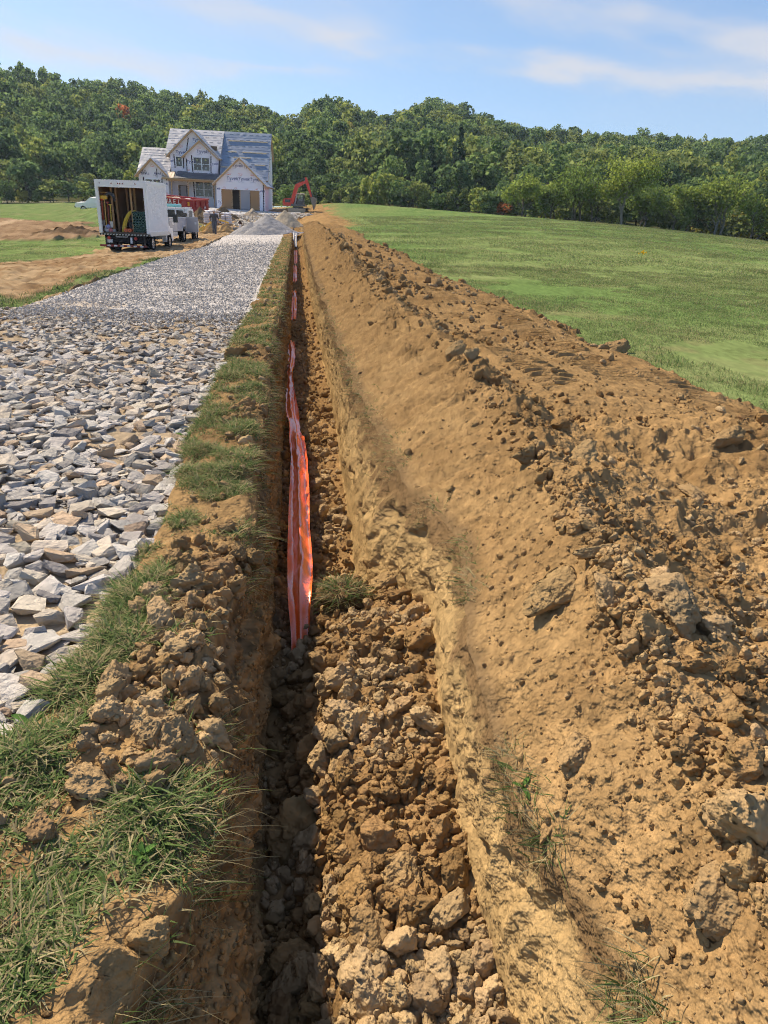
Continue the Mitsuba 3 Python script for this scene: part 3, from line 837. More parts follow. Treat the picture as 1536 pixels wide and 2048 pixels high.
# the old turf line sticking out of the right-hand lip, and roots of the left lip
n = 5200
y = np.exp(g.uniform(np.log(.8), np.log(16), n)); tl = fbm(P3(y * 2.6, y * 0, 5), 2, 103)
k = (tl > .40) & (g.uniform(size=n) < .65) & (g.uniform(size=n) < np.clip(5 / y, .3, 1)); y = y[k]
q = COLS[4] + g.normal(0, 5.0, len(y)) + 1
p, nn = on_section(y, q)
grass_at('lip_grass', p, unit(nn + [-.3, 0, -.1]), g.uniform(.02, .085, len(y)), g.uniform(.002, .0045, len(y)) * np.clip(y / 5, 1, 3), g, 3, 1.1, .9, .6)
tag('lip_grass', 'sparse grass of the buried turf along the right lip of the trench', 'grass', kind='stuff')
n = 2600
y = np.exp(g.uniform(np.log(.7), np.log(14), n)); k = fbm(P3(y * 2.2, y * 0, 8), 2, 104) > .46; y = y[k]
p, nn = on_section(y, COLS[1] + np.abs(g.normal(0, 4.5, len(y))) - 2)
grass_at('hanging_grass', p, unit(nn + [.3, 0, 0]), g.uniform(.03, .13, len(y)), g.uniform(.0018, .0035, len(y)) * np.clip(y / 5, 1, 3), g, 3, 1.6, .6, .6)
tag('hanging_grass', 'grass blades and roots hanging over the left wall of the trench', 'grass', kind='stuff')


def patch_group(name, size, n, L, W, g, seg=2, dry=.2):
    x, y = g.uniform(-size / 2, size / 2, (2, n))
    v, f, m = blades(P3(x, y, -.01), np.tile([0, 0, 1.0], (n, 1)), g.uniform(*L, n), g.uniform(*W, n), g, seg, .7, .6)
    k = np.clip(np.rint(np.sqrt(np.clip(np.repeat(grass_colour(n, g, dry), m, 0), 0, 1)) * 127), 1, 126)
    scene[name] = {'type': 'shapegroup', 'blades': mikit.ply((v, f), 'blade', uv=np.stack([k @ [16384.0, 128.0, 1.0], np.ones(len(v))], 1))}


def mat4(R, s, p):
    M = np.eye(4); M[:3, :3] = R * s; M[:3, 3] = p
    return T(M.tolist())


def lay_patches(key, groups, pts, zf, g, scale=(1, 1)):
    for i, (x, y) in enumerate(pts):
        e = .4
        zx = (zf(x + e, y) - zf(x - e, y)) / (2 * e); zy = (zf(x, y + e) - zf(x, y - e)) / (2 * e)
        up = unit(np.array([-zx, -zy, 1.0])); a = g.uniform(0, 6.28)
        fx = unit(np.cross([-math.sin(a), math.cos(a), 0], up)); fy = np.cross(up, fx)
        scene[f'{key}__{i + 1:04d}'] = {'type': 'instance', 'to_world': mat4(np.stack([fx, fy, up], 1), g.uniform(*scale), [x, y, zf(x, y)]), 'group': {'type': 'ref', 'id': groups[i % len(groups)]}}


from scipy.interpolate import RegularGridInterpolator
_fz = RegularGridInterpolator((ysr, xsr), Zr, bounds_error=False, fill_value=None)
_lz = RegularGridInterpolator((ysl, xsl[::-1]), LEFT[2][:, ::-1], bounds_error=False, fill_value=None)
fieldz = lambda x, y: float(_fz([[y, x]])[0])
leftz = lambda x, y: float(_lz([[y, x]])[0])
for i in range(3):
    patch_group(f'near_patch_{"abc"[i]}', 1.3, 1500, (.03, .10), (.004, .008), g, 2, (.15, .3, .45)[i])
    patch_group(f'far_patch_{"abc"[i]}', 3.4, 1500, (.05, .13), (.012, .024), g, 1, (.15, .25, .4)[i])
pts = []
for y in np.arange(5.0, 26, 1.05):
    ed = float(np.interp(y, ys, sect(ys)['edge']))
    for x in np.arange(ed + .35, .72 * y + 2.2, 1.05):
        if fbm(np.array([[x * .5, y * .5, 4.0]]), 3, 75)[0] < .63 or x > 8:
            pts.append((x + g.uniform(-.3, .3), y + g.uniform(-.3, .3)))
lay_patches('field_grass', ['near_patch_a', 'near_patch_b', 'near_patch_c'], pts, fieldz, g, (.8, 1.15))
tag('field_grass', 'short mown grass with pale clippings in the near part of the field', 'grass', kind='stuff')
print('near patches', len(pts))
pts = [(x + g.uniform(-.9, .9), y + g.uniform(-.9, .9)) for y in np.arange(26, 78, 2.9) for x in np.arange(5.4, .68 * y + 3, 2.9)]
lay_patches('distant_grass', ['far_patch_a', 'far_patch_b', 'far_patch_c'], pts, fieldz, g, (.9, 1.1))
tag('distant_grass', 'mown grass in the far part of the field below the wood', 'grass', kind='stuff')
print('far patches', len(pts))
pts = []
for y in np.arange(20, 66, 2.2):
    for x in np.arange(-34, -4.6, 2.2):
        xx_, yy_ = x + g.uniform(-.7, .7), y + g.uniform(-.7, .7)
        i, j = np.searchsorted(ysl, yy_), np.searchsorted(-xsl, -xx_)
        if LEFT[3][min(i, len(ysl) - 1), min(j, len(xsl) - 1)] == 0 and xx_ > -.56 * yy_ - 6 and xx_ < -9.5:
            pts.append((xx_, yy_))
lay_patches('meadow_grass', ['far_patch_a', 'far_patch_b', 'far_patch_c'], pts, leftz, g, (.55, .75))
tag('meadow_grass', 'short bright grass of the meadow left of the dirt track', 'grass', kind='stuff')
# ragged strip between gravel and dirt
n = 9000
y = g.uniform(10.5, 26, n); x = -5.0 + .05 * (y - 18) + g.normal(0, .22, n)
k = fbm(P3(x * .8, y * .5, 6), 2, 62) > .40
x, y = x[k], y[k]
grass_at('kerb_grass', P3(x, y, _lz(np.stack([y, x], 1))), np.tile([0, 0, 1.0], (len(x), 1)), g.uniform(.03, .11, len(x)), g.uniform(.008, .016, len(x)), g, 2, .6, .5, .3)
tag('kerb_grass', 'thin strip of grass between gravel road and dirt track', 'grass', kind='stuff')

# ------------------------------------------------------------------ the wooded hill
FOOT = np.array([(-150, 95, -1), (-100, 122, 0), (-58, 141, .6), (-36, 140, 1.4), (-18, 128, 1.8), (0, 118, 2.2), (12, 112, 2.1), (25, 103, 1.9), (37, 94, 1.2), (46, 89, .5), (60, 85, -.6), (82, 80, -2), (120, 76, -4)], float)
RIDGE = np.array([(-150, 250, 29), (-112, 267, 29.8), (-98, 287, 31.9), (-86, 300, 30.9), (-72, 313, 31.3), (-47, 327, 31.3), (-19, 329, 29.9), (1, 330, 23.7), (9, 330, 35.5), (22, 329, 32.3), (34, 328, 26.9), (52, 326, 35.2),
                  (62, 324, 34.1), (83, 324, 28.2), (105, 323, 26.9), (125, 320, 26), (145, 317, 27), (165, 312, 25.3), (191, 305, 26.2), (221, 297, 25.4), (270, 280, 24)], float)


def along(poly, u):
    a = np.arctan2(poly[:, 0], poly[:, 1])
    return np.stack([np.interp(u, a, poly[:, k]) for k in range(3)], -1)


def hill(u, v):
    """u: compass angle, v: 0 at the foot of the hill, 1 on its ridge."""
    f_, r_ = along(FOOT, u), along(RIDGE, u)
    p = f_ + (r_ - f_) * np.asarray(v)[..., None]
    w = np.clip(np.asarray(v), 0, 1)
    p[..., 2] = f_[..., 2] + (r_[..., 2] - f_[..., 2]) * (.75 * w + .25 * smooth(0, 1, w)) - 25 * np.maximum(np.asarray(v) - 1.02, 0)
    p[..., 2] += 1.0 * smooth(.2, .9, w) + (5 * (fbm(P3(p[..., 0] / 55, p[..., 1] / 55, 1), 3, 111) - .5)) * np.sin(np.pi * np.clip(w, 0, 1))
    return p


uu, vv = np.meshgrid(np.linspace(-.95, .95, 130), np.linspace(0, 1.25, 60))
Ph = hill(uu, vv)
put('hill', (Ph.reshape(-1, 3), grid_faces(60, 130)), 'matte_vc', np.array((.07, .075, .035)) * (.6 + .8 * fbm(Ph / 3, 3, 112))[..., None].reshape(-1, 1), smooth=True)
tag('hill', 'steep hill covered by the wood behind the field and house', kind='structure')


def crown_mesh(seed, lobes, spread, n, leaf, squash=1.0, low=.32, conifer=False):
    """Leaf clumps on the shells of several lobes, in a tree 1 m tall; returns vertices, faces."""
    r = np.random.default_rng(seed)
    C, Rr = [], []
    for k in range(lobes):
        if conifer:
            z = low + (1 - low) * (k + .5) / lobes
            C.append([0, 0, z]); Rr.append([spread * (1.05 - (k + .5) / lobes)] * 2 + [.09])
        else:
            a = r.uniform(0, 6.28); z = low + (.86 - low) * (k + r.uniform(.2, .8)) / lobes
            prof = math.sin(math.pi * min(max((z - low + .12) / (1.08 - low), .05), .95)) ** .7
            rad = spread * prof * r.uniform(.35, .75)
            C.append([rad * math.cos(a), rad * math.sin(a), z])
            s = spread * r.uniform(.42, .66) * (1.1 - .35 * z)
            Rr.append([s, s * r.uniform(.8, 1.2), s * squash * r.uniform(.75, 1.05)])
    C, Rr = np.array(C), np.array(Rr)
    w = (Rr ** 2).sum(1); which = r.choice(lobes, n, p=w / w.sum())
    d = unit(r.normal(size=(n, 3)))
    d[:, 2] = np.where(d[:, 2] < -.35, -d[:, 2], d[:, 2])
    p = C[which] + d * Rr[which] * (r.uniform(.55, 1.0, n) ** .5 * (1 + .12 * r.normal(size=n)))[:, None]
    nrm = unit(d + .75 * r.normal(size=(n, 3)))
    a = unit(np.cross(nrm, r.normal(size=(n, 3)))); b = np.cross(nrm, a)
    s = leaf * r.uniform(.45, 1.45, n)[:, None]
    v = np.stack([p - a * s - b * s * .3, p + b * s * .8, p + a * s - b * s * .2, p - b * s * .9], 1).reshape(-1, 3)
    i = np.arange(n)[:, None] * 4
    f = np.vstack([i + [0, 1, 2], i + [0, 2, 3]])
    return v, f, np.repeat(r.uniform(.6, 1.35, n), 4)


def pack(c, n):
    k = np.clip(np.rint(np.sqrt(np.array(c)) * 127), 1, 126)
    return np.full(n, k @ [16384.0, 128.0, 1.0])


def trunk_mesh(h=.62, r=.022, seed=0):
    m = MB(); q = np.random.default_rng(seed)
    m.tube([(0, 0, -.05), (.004, 0, .2), (q.normal() * .02, q.normal() * .02, .4), (q.normal() * .03, q.normal() * .03, h)], [r, r * .8, r * .6, r * .3], (.09, .075, .06), 6)
    for k in range(4):
        a = k * 1.7 + q.uniform(); z = .32 + .07 * k
        m.tube([(0, 0, z), (.1 * math.cos(a), .1 * math.sin(a), z + .1), (.19 * math.cos(a), .19 * math.sin(a), z + .24)], [r * .45, r * .3, r * .12], (.09, .075, .06), 5)
    return np.vstack(m.v), np.vstack(m.f)


SHAPES = [crown_mesh(301, 11, .38, 850, .040), crown_mesh(302, 15, .30, 850, .036, 1.15, .25), crown_mesh(303, 6, .42, 800, .046, .85), crown_mesh(304, 19, .36, 950, .034, .9, .22), crown_mesh(305, 9, .25, 650, .036, 1.5, .18),
          crown_mesh(306, 9, .25, 900, .036, .6, .1, True), crown_mesh(307, 5, .34, 600, .040, 1.2, .4), crown_mesh(308, 13, .44, 850, .036, .7, .3)]
GREENS = {'dark': (.120, .185, .082), 'deep': (.145, .225, .090), 'mid': (.175, .265, .092), 'olive': (.215, .268, .095), 'light': (.290, .345, .100), 'yellow': (.370, .340, .090), 'rust': (.480, .190, .075), 'pine': (.060, .105, .058)}
KINDS = []
for i, (sh, tone) in enumerate([(0, 'dark'), (1, 'dark'), (2, 'deep'), (3, 'deep'), (6, 'mid'), (3, 'mid'), (7, 'olive'), (4, 'olive'), (1, 'light'), (4, 'light'), (0, 'yellow'), (1, 'rust'), (5, 'pine')]):
    v, f, br = SHAPES[sh]
    tv, tf = trunk_mesh(seed=i)
    key = f'tree_shape_{tone}_{"abcdefgh"[sh]}'
    scene[key] = {'type': 'shapegroup', 'crown': mikit.ply((v, f), 'leaf', uv=np.stack([pack(GREENS[tone], len(v)), br], 1)),
                  'trunk': mikit.ply((tv, tf), 'matte', uv=np.stack([pack((.09, .075, .06), len(tv)), np.ones(len(tv))], 1))}
    KINDS.append((key, tone, sh))
LOOK = {'dark': 'dense dark green', 'deep': 'rounded deep green', 'mid': 'mid green', 'olive': 'dull olive green', 'light': 'bright light green', 'yellow': 'yellowing', 'rust': 'rust orange', 'pine': 'dark pointed conifer'}

g = np.random.default_rng(31)
cand = []
for _ in range(14000):
    u, v = g.uniform(-.66, .70), g.uniform(0, 1.04) ** .9
    cand.append((u, v))
cand = np.array(cand)
Pc = hill(cand[:, 0], cand[:, 1])
keep, gridd = [], {}
for i, pnt in enumerate(Pc):
    s = 3.7 + 1.0 * (pnt[1] > 200)
    c = (int(pnt[0] // 7), int(pnt[1] // 7))
    if all(np.hypot(*(Pc[j, :2] - pnt[:2])) > s for a in (-1, 0, 1) for b in (-1, 0, 1) for j in gridd.get((c[0] + a, c[1] + b), ())):
        gridd.setdefault(c, []).append(i); keep.append(i)
keep = np.array(keep)
Pt, Vt = Pc[keep], cand[keep, 1]
dist = np.hypot(Pt[:, 0], Pt[:, 1])
hts = g.uniform(5.2, 11.0, len(keep)) * np.where(Vt > .93, g.uniform(.8, 1.25, len(keep)), 1)
hts = np.where(Vt > .9, g.uniform(4.5, 12.5, len(keep)), hts)
hts = np.where(Vt < .06, hts * g.uniform(.5, .85, len(keep)), hts)
wts = np.array([13, 11, 12, 11, 14, 13, 7, 6, 7, 7, .5, .0, 0])
side = fbm(P3(Pt[:, 0] / 30, Pt[:, 1] / 30, 2), 2, 115)
# what shows largest: the near rows, and the tops against the sky
score = hts / dist + .02 * (Vt > .9) + .03 * (Vt < .12)
big = set(np.argsort(-score)[:270].tolist())
rest = 0
FT = []
ORD = ['first', 'second', 'third', 'fourth', 'fifth', 'sixth', 'seventh', 'eighth', 'ninth', 'tenth'] + [f'{k}th' for k in range(11, 60)]
for i in range(len(keep)):
    w = wts * np.where(np.arange(13) < 4, 1.6 - 1.2 * side[i], .6 + .9 * side[i])
    if Pt[i, 0] > 15:
        w = w * np.where((np.arange(13) >= 6) & (np.arange(13) < 10), 1.7, 1)
    kd = KINDS[g.choice(13, p=w / w.sum())]
    sx = hts[i] * g.uniform(.75, 1.25)
    M = trimesh.transformations.rotation_matrix(g.normal(0, .07), [1, 0, 0]) @ trimesh.transformations.rotation_matrix(g.uniform(0, 6.28), [0, 0, 1]) @ np.diag([sx, sx * g.uniform(.75, 1.2), hts[i], 1.0])
    M[:3, 3] = Pt[i] - [0, 0, .3]
    inst = {'type': 'instance', 'to_world': T(M.tolist()), 'group': {'type': 'ref', 'id': kd[0]}}
    if i in big:
        key = numbered('forest_tree')
        scene[key] = inst
        az = math.atan2(Pt[i, 0], Pt[i, 1])
        where = 'left of the house' if az < -.19 else 'behind the house' if az < -.03 else 'beyond the digger' if az < .12 else 'above mid-field' if az < .36 else 'above the field\'s right'
        row = 'at hill foot' if Vt[i] < .12 else 'on the skyline' if Vt[i] > .88 else 'on the lower slope' if Vt[i] < .5 else 'on the upper slope'
        FT.append((f'{LOOK[kd[1]]} tree {row} {where}', az, key))
    else:
        rest += 1
        scene[f'forest__{rest:04d}'] = inst


def line_up(items, cat):
    """Look-alikes are told apart by their order from the left."""
    sets = {}
    for lab, az, key in sorted(items, key=lambda t: t[1]):
        sets.setdefault(lab, []).append(key)
    for lab, keys in sets.items():
        for i, key in enumerate(keys):
            tag(key, lab if len(keys) == 1 else f'{lab}, {ORD[i]} from left', cat, lab.replace(' tree ', ' trees ').replace(' shrub ', ' shrubs ') if len(keys) > 1 else None)


line_up(FT, 'tree')
tag('forest', 'closed mass of green trees covering the hillside', 'forest', kind='stuff')
print('trees', len(keep), rest)


def lone_tree(x, y, z, h, w, tone, sh, label, name='tree', group=None):
    kd = next(k for k in KINDS if k[1] == tone and (k[2] == sh or tone in ('yellow', 'rust', 'pine')))
    key = numbered(name)
    M = trimesh.transformations.rotation_matrix(x * 1.3, [0, 0, 1]) @ np.diag([w, w, h, 1.0]); M[:3, 3] = x, y, z
    scene[key] = {'type': 'instance', 'to_world': T(M.tolist()), 'group': {'type': 'ref', 'id': kd[0]}}
    tag(key, label, 'shrub' if name == 'shrub' else 'tree', group)
    return key
# ------------------------------------------------------------------ far things: their plan is in metres to the right of and ahead of the eye, turned with the road's bend
TURN = math.degrees(YAW)
HM = frame(0, 0, 0, rz=-TURN)


def spot(lat, d, z=0.0, rz=0.0, rx=0.0, ry=0.0):
    return HM @ frame(lat, d, z, rz, rx, ry)


def ground_at(lat, d):
    p = HM @ np.array([lat, d, 0, 1.0])
    return float(land(p[0], p[1]))


WRAP, TAPE, OSB, WOOD, CONC, UNDER = (.80, .81, .89), (.03, .032, .04), (.36, .215, .115), (.52, .345, .19), (.36, .35, .34), (.33, .37, .44)
NAVY, REDINK = (.03, .05, .20), (.62, .16, .10)


def part(root, name):
    return numbered(f'{root}__{name}')


def one(root, name, fn, mat='matte', M=None, **kw):
    m = MB(); fn(m)
    return m.put(part(root, name), mat, HM if M is None else M, **kw)


def wall_poly(pts, holes=()):
    g_ = Polygon(pts)
    for (a, b, c, d) in holes:
        g_ = g_.difference(shapely.box(a, c, b, d))
    return g_


def add_poly(m, g_, y0, y1, c):
    for q in getattr(g_, 'geoms', [g_]):
        t = trimesh.creation.extrude_polygon(q, 1.0, engine='earcut')
        v = np.array(t.vertices); f = np.array(t.faces)
        o = np.stack([v[:, 0], y0 + v[:, 2] * (y1 - y0), v[:, 1]], 1)
        m.add(o[f].reshape(-1, 3), np.arange(3 * len(f)).reshape(-1, 3), c)


tag('house', 'two-storey house under construction in white wrap with blue-grey roofs', 'house')


def lettering(wall, text, x, z, h, y, c=NAVY, flip=False, bold=True):
    t = meshkit.text_mesh(text, h, .004, bold)
    v = np.array(t.vertices)
    if flip:
        v[:, :2] = v[:, :2].mean(0) * 2 - v[:, :2]
    put(part(wall, 'lettering'), (np.stack([x + v[:, 0], y - .003 - v[:, 2], z + v[:, 1]], 1) @ HM[:3, :3].T + HM[:3, 3], np.array(t.faces)), 'matte', c)


def mark(wall, x, z, y, s=.30, flip=False):
    s = s * 1.12
    lettering(wall, 'Tyvek', x, z, s, y, flip=flip)
    lettering(wall, 'HomeWrap', x + .02, z - s * .62, s * .26, y, (.16, .2, .42), flip, False)


def oval(wall, x, z, y, w=.42):
    """The small red oval print of the wrap."""
    a = np.linspace(0, 2 * np.pi, 15)[:-1]
    m = MB(); m.tube(np.stack([x + w / 2 * np.cos(np.r_[a, 0]), np.full(15, y - .004), z + w * .2 * np.sin(np.r_[a, 0])], 1), .012, REDINK, 4)
    m.box((x - w * .6, y - .006, z - w * .3), (x + w * .6, y - .002, z - w * .24), REDINK)
    m.put(part(wall, 'print'), 'matte', HM)


def strip_tape(x0, z0, x1, z1, y, w=.10):
    d = np.array([x1 - x0, z1 - z0]); d = d / np.linalg.norm(d); n_ = np.array([-d[1], d[0]]) * w / 2
    one('house', 'tape_strip', lambda m: m.poly([(x0 - n_[0], z0 - n_[1]), (x1 - n_[0], z1 - n_[1]), (x1 + n_[0], z1 + n_[1]), (x0 + n_[0], z0 + n_[1])], y - .012, y - .004, TAPE))


def window(x0, x1, z0, z1, y, cols=1, rows=1):
    """A white frame set in its opening, with mullions, panes with stickers, and black flashing tape beside it."""
    k = part('house', 'window'); m = MB(); w = .07
    for a, b, c, d in ((x0, x1, z0, z0 + w), (x0, x1, z1 - w, z1), (x0, x0 + w, z0 + w, z1 - w), (x1 - w, x1, z0 + w, z1 - w)):
        m.box((a, y - .05, c), (b, y + .06, d), (.8, .8, .8))
    for i in range(1, cols):
        xm = x0 + (x1 - x0) * i / cols; m.box((xm - .06, y - .045, z0 + w), (xm + .06, y + .05, z1 - w), (.8, .8, .8))
    for j in range(1, rows):
        zm = z0 + (z1 - z0) * j / rows
        for i in range(cols):
            a, b = x0 + (x1 - x0) * i / cols, x0 + (x1 - x0) * (i + 1) / cols
            m.box((a + .065, y - .04, zm - .03), (b - .065, y + .045, zm + .03), (.8, .8, .8))
    m.put(k, 'paint', HM)
    for i in range(cols):
        a, b = x0 + (x1 - x0) * i / cols + .06, x0 + (x1 - x0) * (i + 1) / cols - .06
        put(part(k, 'pane'), (np.array([(a, y + .01, z0 + .06), (b, y + .01, z0 + .06), (b, y + .01, z1 - .06), (a, y + .01, z1 - .06)]) @ HM[:3, :3].T + HM[:3, 3], np.array([[0, 1, 2], [0, 2, 3]])), 'pane', (.5, .5, .5))
        one(k, 'sticker', lambda m_: (m_.cyl(((a + b) / 2, y - .002, z1 - .30), ((a + b) / 2, y + .006, z1 - .30), .10, (.50, .48, .22), 12), m_.box(((a + b) / 2 - .03, y - .002, z0 + .18 + .1 * (rows == 1)), ((a + b) / 2 + .04, y + .006, z0 + .42 + .1 * (rows == 1)), (.7, .7, .66))))
    one(k, 'room_wall', lambda m_: (m_.box((x0 - .3, y + 1.3, z0 - .3), (x1 + .3, y + 1.4, z1 + .3), (.17, .115, .07)), m_.box((x0 - .4, y + .17, z0 - .4), (x0 - .3, y + 1.4, z1 + .4), (.17, .115, .07)), m_.box((x1 + .3, y + .17, z0 - .4), (x1 + .4, y + 1.4, z1 + .4), (.17, .115, .07)), m_.box((x0 - .3, y + .17, z1 + .3), (x1 + .3, y + 1.4, z1 + .4), (.17, .115, .07)), m_.box((x0 - .3, y + .17, z0 - .4), (x1 + .3, y + 1.4, z0 - .3), (.17, .115, .07))))  # dark box added behind the window to shut out light, so panes read dark
    for xx_, e in ((x0 - .10, -.06), (x1 + .10, .06)):
        strip_tape(xx_ + e, z1 + .16, xx_, z0 - .15, y - .001, .13)


HOUSE = HM @ frame(-18.5, 90, 0, 3.2) @ frame(18.75, -90, 0)
LAND_HM, HM = HM, HOUSE
# ---- walls (front faces face the road)
GX0, GX1, GZ, GE, GA, GY = -21.5, -16.0, 1.42, 4.18, 6.72, 90.0
gdoor = (-20.95, -16.55, 1.42, 3.55)
k = part('house', 'wall'); m = MB()
add_poly(m, wall_poly([(GX0, GZ), (GX1, GZ), (GX1, GE), (-18.75, GA), (GX0, GE)], [(gdoor[0], gdoor[1], 1.0, gdoor[3])]), GY, GY + .16, WRAP)
m.box((GX1 - .16, GY + .161, GZ), (GX1, 94.99, GE), WRAP); m.box((GX0, GY + .161, GZ), (GX0 + .16, 95.0, GE), WRAP)
m.put(k, 'matte', HM); WALL_G = k
for x in (-20.30, -18.98, -17.62):
    mark(k, x, 4.55, GY); oval(k, x + .28, 5.2, GY)
mark(k, -19.55, 5.93, GY, .26); mark(k, -18.30, 5.90, GY, .22)
lettering(k, 'vek', -16.52, 3.42, .26, GY); lettering(k, 'ek', -21.45, 3.45, .26, GY); lettering(k, 'Ty', -21.42, 2.05, .24, GY)
for x in (-20.6, -19.3, -18.0, -16.9):
    oval(k, x, 3.72, GY, .3)
strip_tape(GX1 - .09, 1.42, GX1 - .09, 4.2, GY, .10)
one('house', 'vent_hole', lambda m: m.cyl((-18.72, GY - .03, 6.3), (-18.72, GY + .02, 6.3), .07, (.02, .02, .02), 10))
# the boarded-up garage door
dw = gdoor[1] - gdoor[0]
for a, b, c, lab in ((.0, .255, OSB, 'orange-brown chipboard at the left of the garage opening'), (.50, .745, (.36, .35, .37), 'weathered grey board of the garage opening'), (.755, 1.0, (.40, .235, .12), 'orange-brown chipboard at the right of the garage opening')):
    q = one('house', 'garage_board', lambda m: m.box((gdoor[0] + dw * a, GY + .03, 1.46), (gdoor[0] + dw * b, GY + .06, 3.55), c))
    labels[q] = {'label': lab}
one('house', 'stud', lambda m: m.box((gdoor[0] + dw * .262, GY + .02, 1.44), (gdoor[0] + dw * .285, GY + .10, 3.55), WOOD))
one('house', 'stud', lambda m: m.box((gdoor[0] + dw * .475, GY + .02, 1.44), (gdoor[0] + dw * .497, GY + .10, 3.55), WOOD))
one('house', 'floor_slab', lambda m: m.box((GX0, GY - .35, .9), (GX1, 94.98, 1.41), CONC))
# main block
MX0, MX1, MY, MB_, MR = -28.3, -16.3, 95.0, 101.5, 99.5
UE, UA = 7.15, 9.80
k = part('house', 'wall'); m = MB()
U0, U1, UC = -27.75, -22.15, -24.95
add_poly(m, wall_poly([(U0, 1.4), (GX0, 1.4), (GX0, 4.6), (U1, 4.6), (U1, UE), (UC, UA), (U0, UE)], [(-27.12, -26.30, 5.85, 7.0), (-24.95, -22.85, 2.65, 4.35), (-26.9, -25.9, 1.5, 3.85), (-25.7, -22.5, 4.9, 7.4)]), MY, MY + .16, WRAP)
m.box((U0, MY + .161, 1.4), (U0 + .16, MB_, UE), WRAP); m.box((U1 - .16, MY + .161, 4.6), (U1, MB_, UE), WRAP)
add_poly(m, wall_poly([(MX0 + .5, 1.4), (MX1, 1.4), (MX1, 7.8), (MX0 + .5, 7.8)]), MB_, MB_ + .16, WRAP)
m.put(k, 'matte', HM)
mark(k, -27.05, 7.28, MY, .30); mark(k, -25.0, 8.72, MY, .28); oval(k, -26.4, 8.1, MY); oval(k, -25.2, 8.05, MY)
lettering(k, 'ek', -27.72, 6.35, .24, MY)
strip_tape(-25.9, 6.9, -25.45, 9.05, MY, .12)
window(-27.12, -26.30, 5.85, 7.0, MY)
# nested smaller gable, a step in front
V0, V1, VC_, VY = -25.85, -22.25, -24.05, 94.6
k = part('house', 'wall'); m = MB()
add_poly(m, wall_poly([(V0, 4.75), (V1, 4.75), (V1, 7.1), (VC_, 8.62), (V0, 7.1)], [(-24.95, -22.98, 5.5, 7.0)]), VY, VY + .14, WRAP)
m.box((V0, VY + .141, 4.75), (V0 + .14, MY - .003, 7.1), WRAP); m.box((V1 - .14, VY + .141, 4.75), (V1, MY - .003, 7.1), WRAP)
m.put(k, 'matte', HM)
mark(k, -24.5, 7.45, VY, .30); mark(k, -25.72, 6.35, VY, .24); mark(k, -22.93, 6.25, VY, .22); oval(k, -24.2, 8.05, VY)
lettering(k, 'Tyv', -23.15, 7.42, .26, VY); oval(k, -25.55, 5.55, VY, .3)
strip_tape(V0 + .12, 4.8, V0 + .12, 6.75, VY, .12); strip_tape(-22.72, 4.85, -22.72, 5.3, VY, .07)
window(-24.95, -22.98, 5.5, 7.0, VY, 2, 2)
# ground floor behind the porch
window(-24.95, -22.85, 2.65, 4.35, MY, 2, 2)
k = one('house', 'door', lambda m: m.box((-26.75, MY + .05, 1.5), (-26.05, MY + .10, 3.8), (.42, .42, .45)))
labels[k] = {'label': 'grey entrance door under the porch'}
for x in (-26.98, -25.86):
    one('house', 'door_jamb', lambda m: m.box((x, MY - .02, 1.5), (x + .08, MY + .12, 3.85), WOOD))
for x in (-27.3, -25.35, -22.3):
    one('house', 'porch_post', lambda m: m.box((x - .055, 92.9, 1.5), (x + .055, 93.01, 4.22), WOOD))
one('house', 'porch_floor', lambda m: m.box((-27.6, 92.6, .9), (-21.52, 94.99, 1.48), CONC))
one('house', 'porch_beam', lambda m: m.box((-27.7, 92.72, 4.22), (-21.45, 92.9, 4.50), WOOD))
# left wing
L0, L1, LC, LY = -31.1, -27.65, -29.45, 93.0
k = part('house', 'wall'); m = MB()
add_poly(m, wall_poly([(L0, 1.2), (L1, 1.2), (L1, 4.65), (LC, 6.35), (L0, 4.65)], [(-30.4, -28.55, 2.6, 4.32)]), LY, LY + .15, WRAP)
m.box((L0, LY + .151, 1.2), (L0 + .15, 102, 4.65), WRAP); m.box((L1 - .15, LY + .151, 1.2), (L1, 94.99, 4.65), WRAP)
m.box((L0, 102.001, 1.2), (U0, 102.15, 4.65), WRAP)
m.put(k, 'matte', HM)
mark(k, -30.95, 4.82, LY, .22, True); mark(k, -29.45, 4.82, LY, .26, True); lettering(k, 'vek', -28.35, 3.75, .26, LY); oval(k, -29.45, 5.75, LY)
oval(k, -27.95, 2.9, LY, .3)
strip_tape(-28.95, 4.5, -28.95, 5.45, LY, .10); strip_tape(-30.55, 4.75, -30.55, 5.25, LY, .10); strip_tape(-30.3, 4.75, -30.3, 5.25, LY, .10)
strip_tape(-27.85, 4.2, -27.85, 4.6, LY, .10)
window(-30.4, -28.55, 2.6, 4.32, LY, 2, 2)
# ---- roofs: a deck, courses of underlayment on it, rake boards along the gables


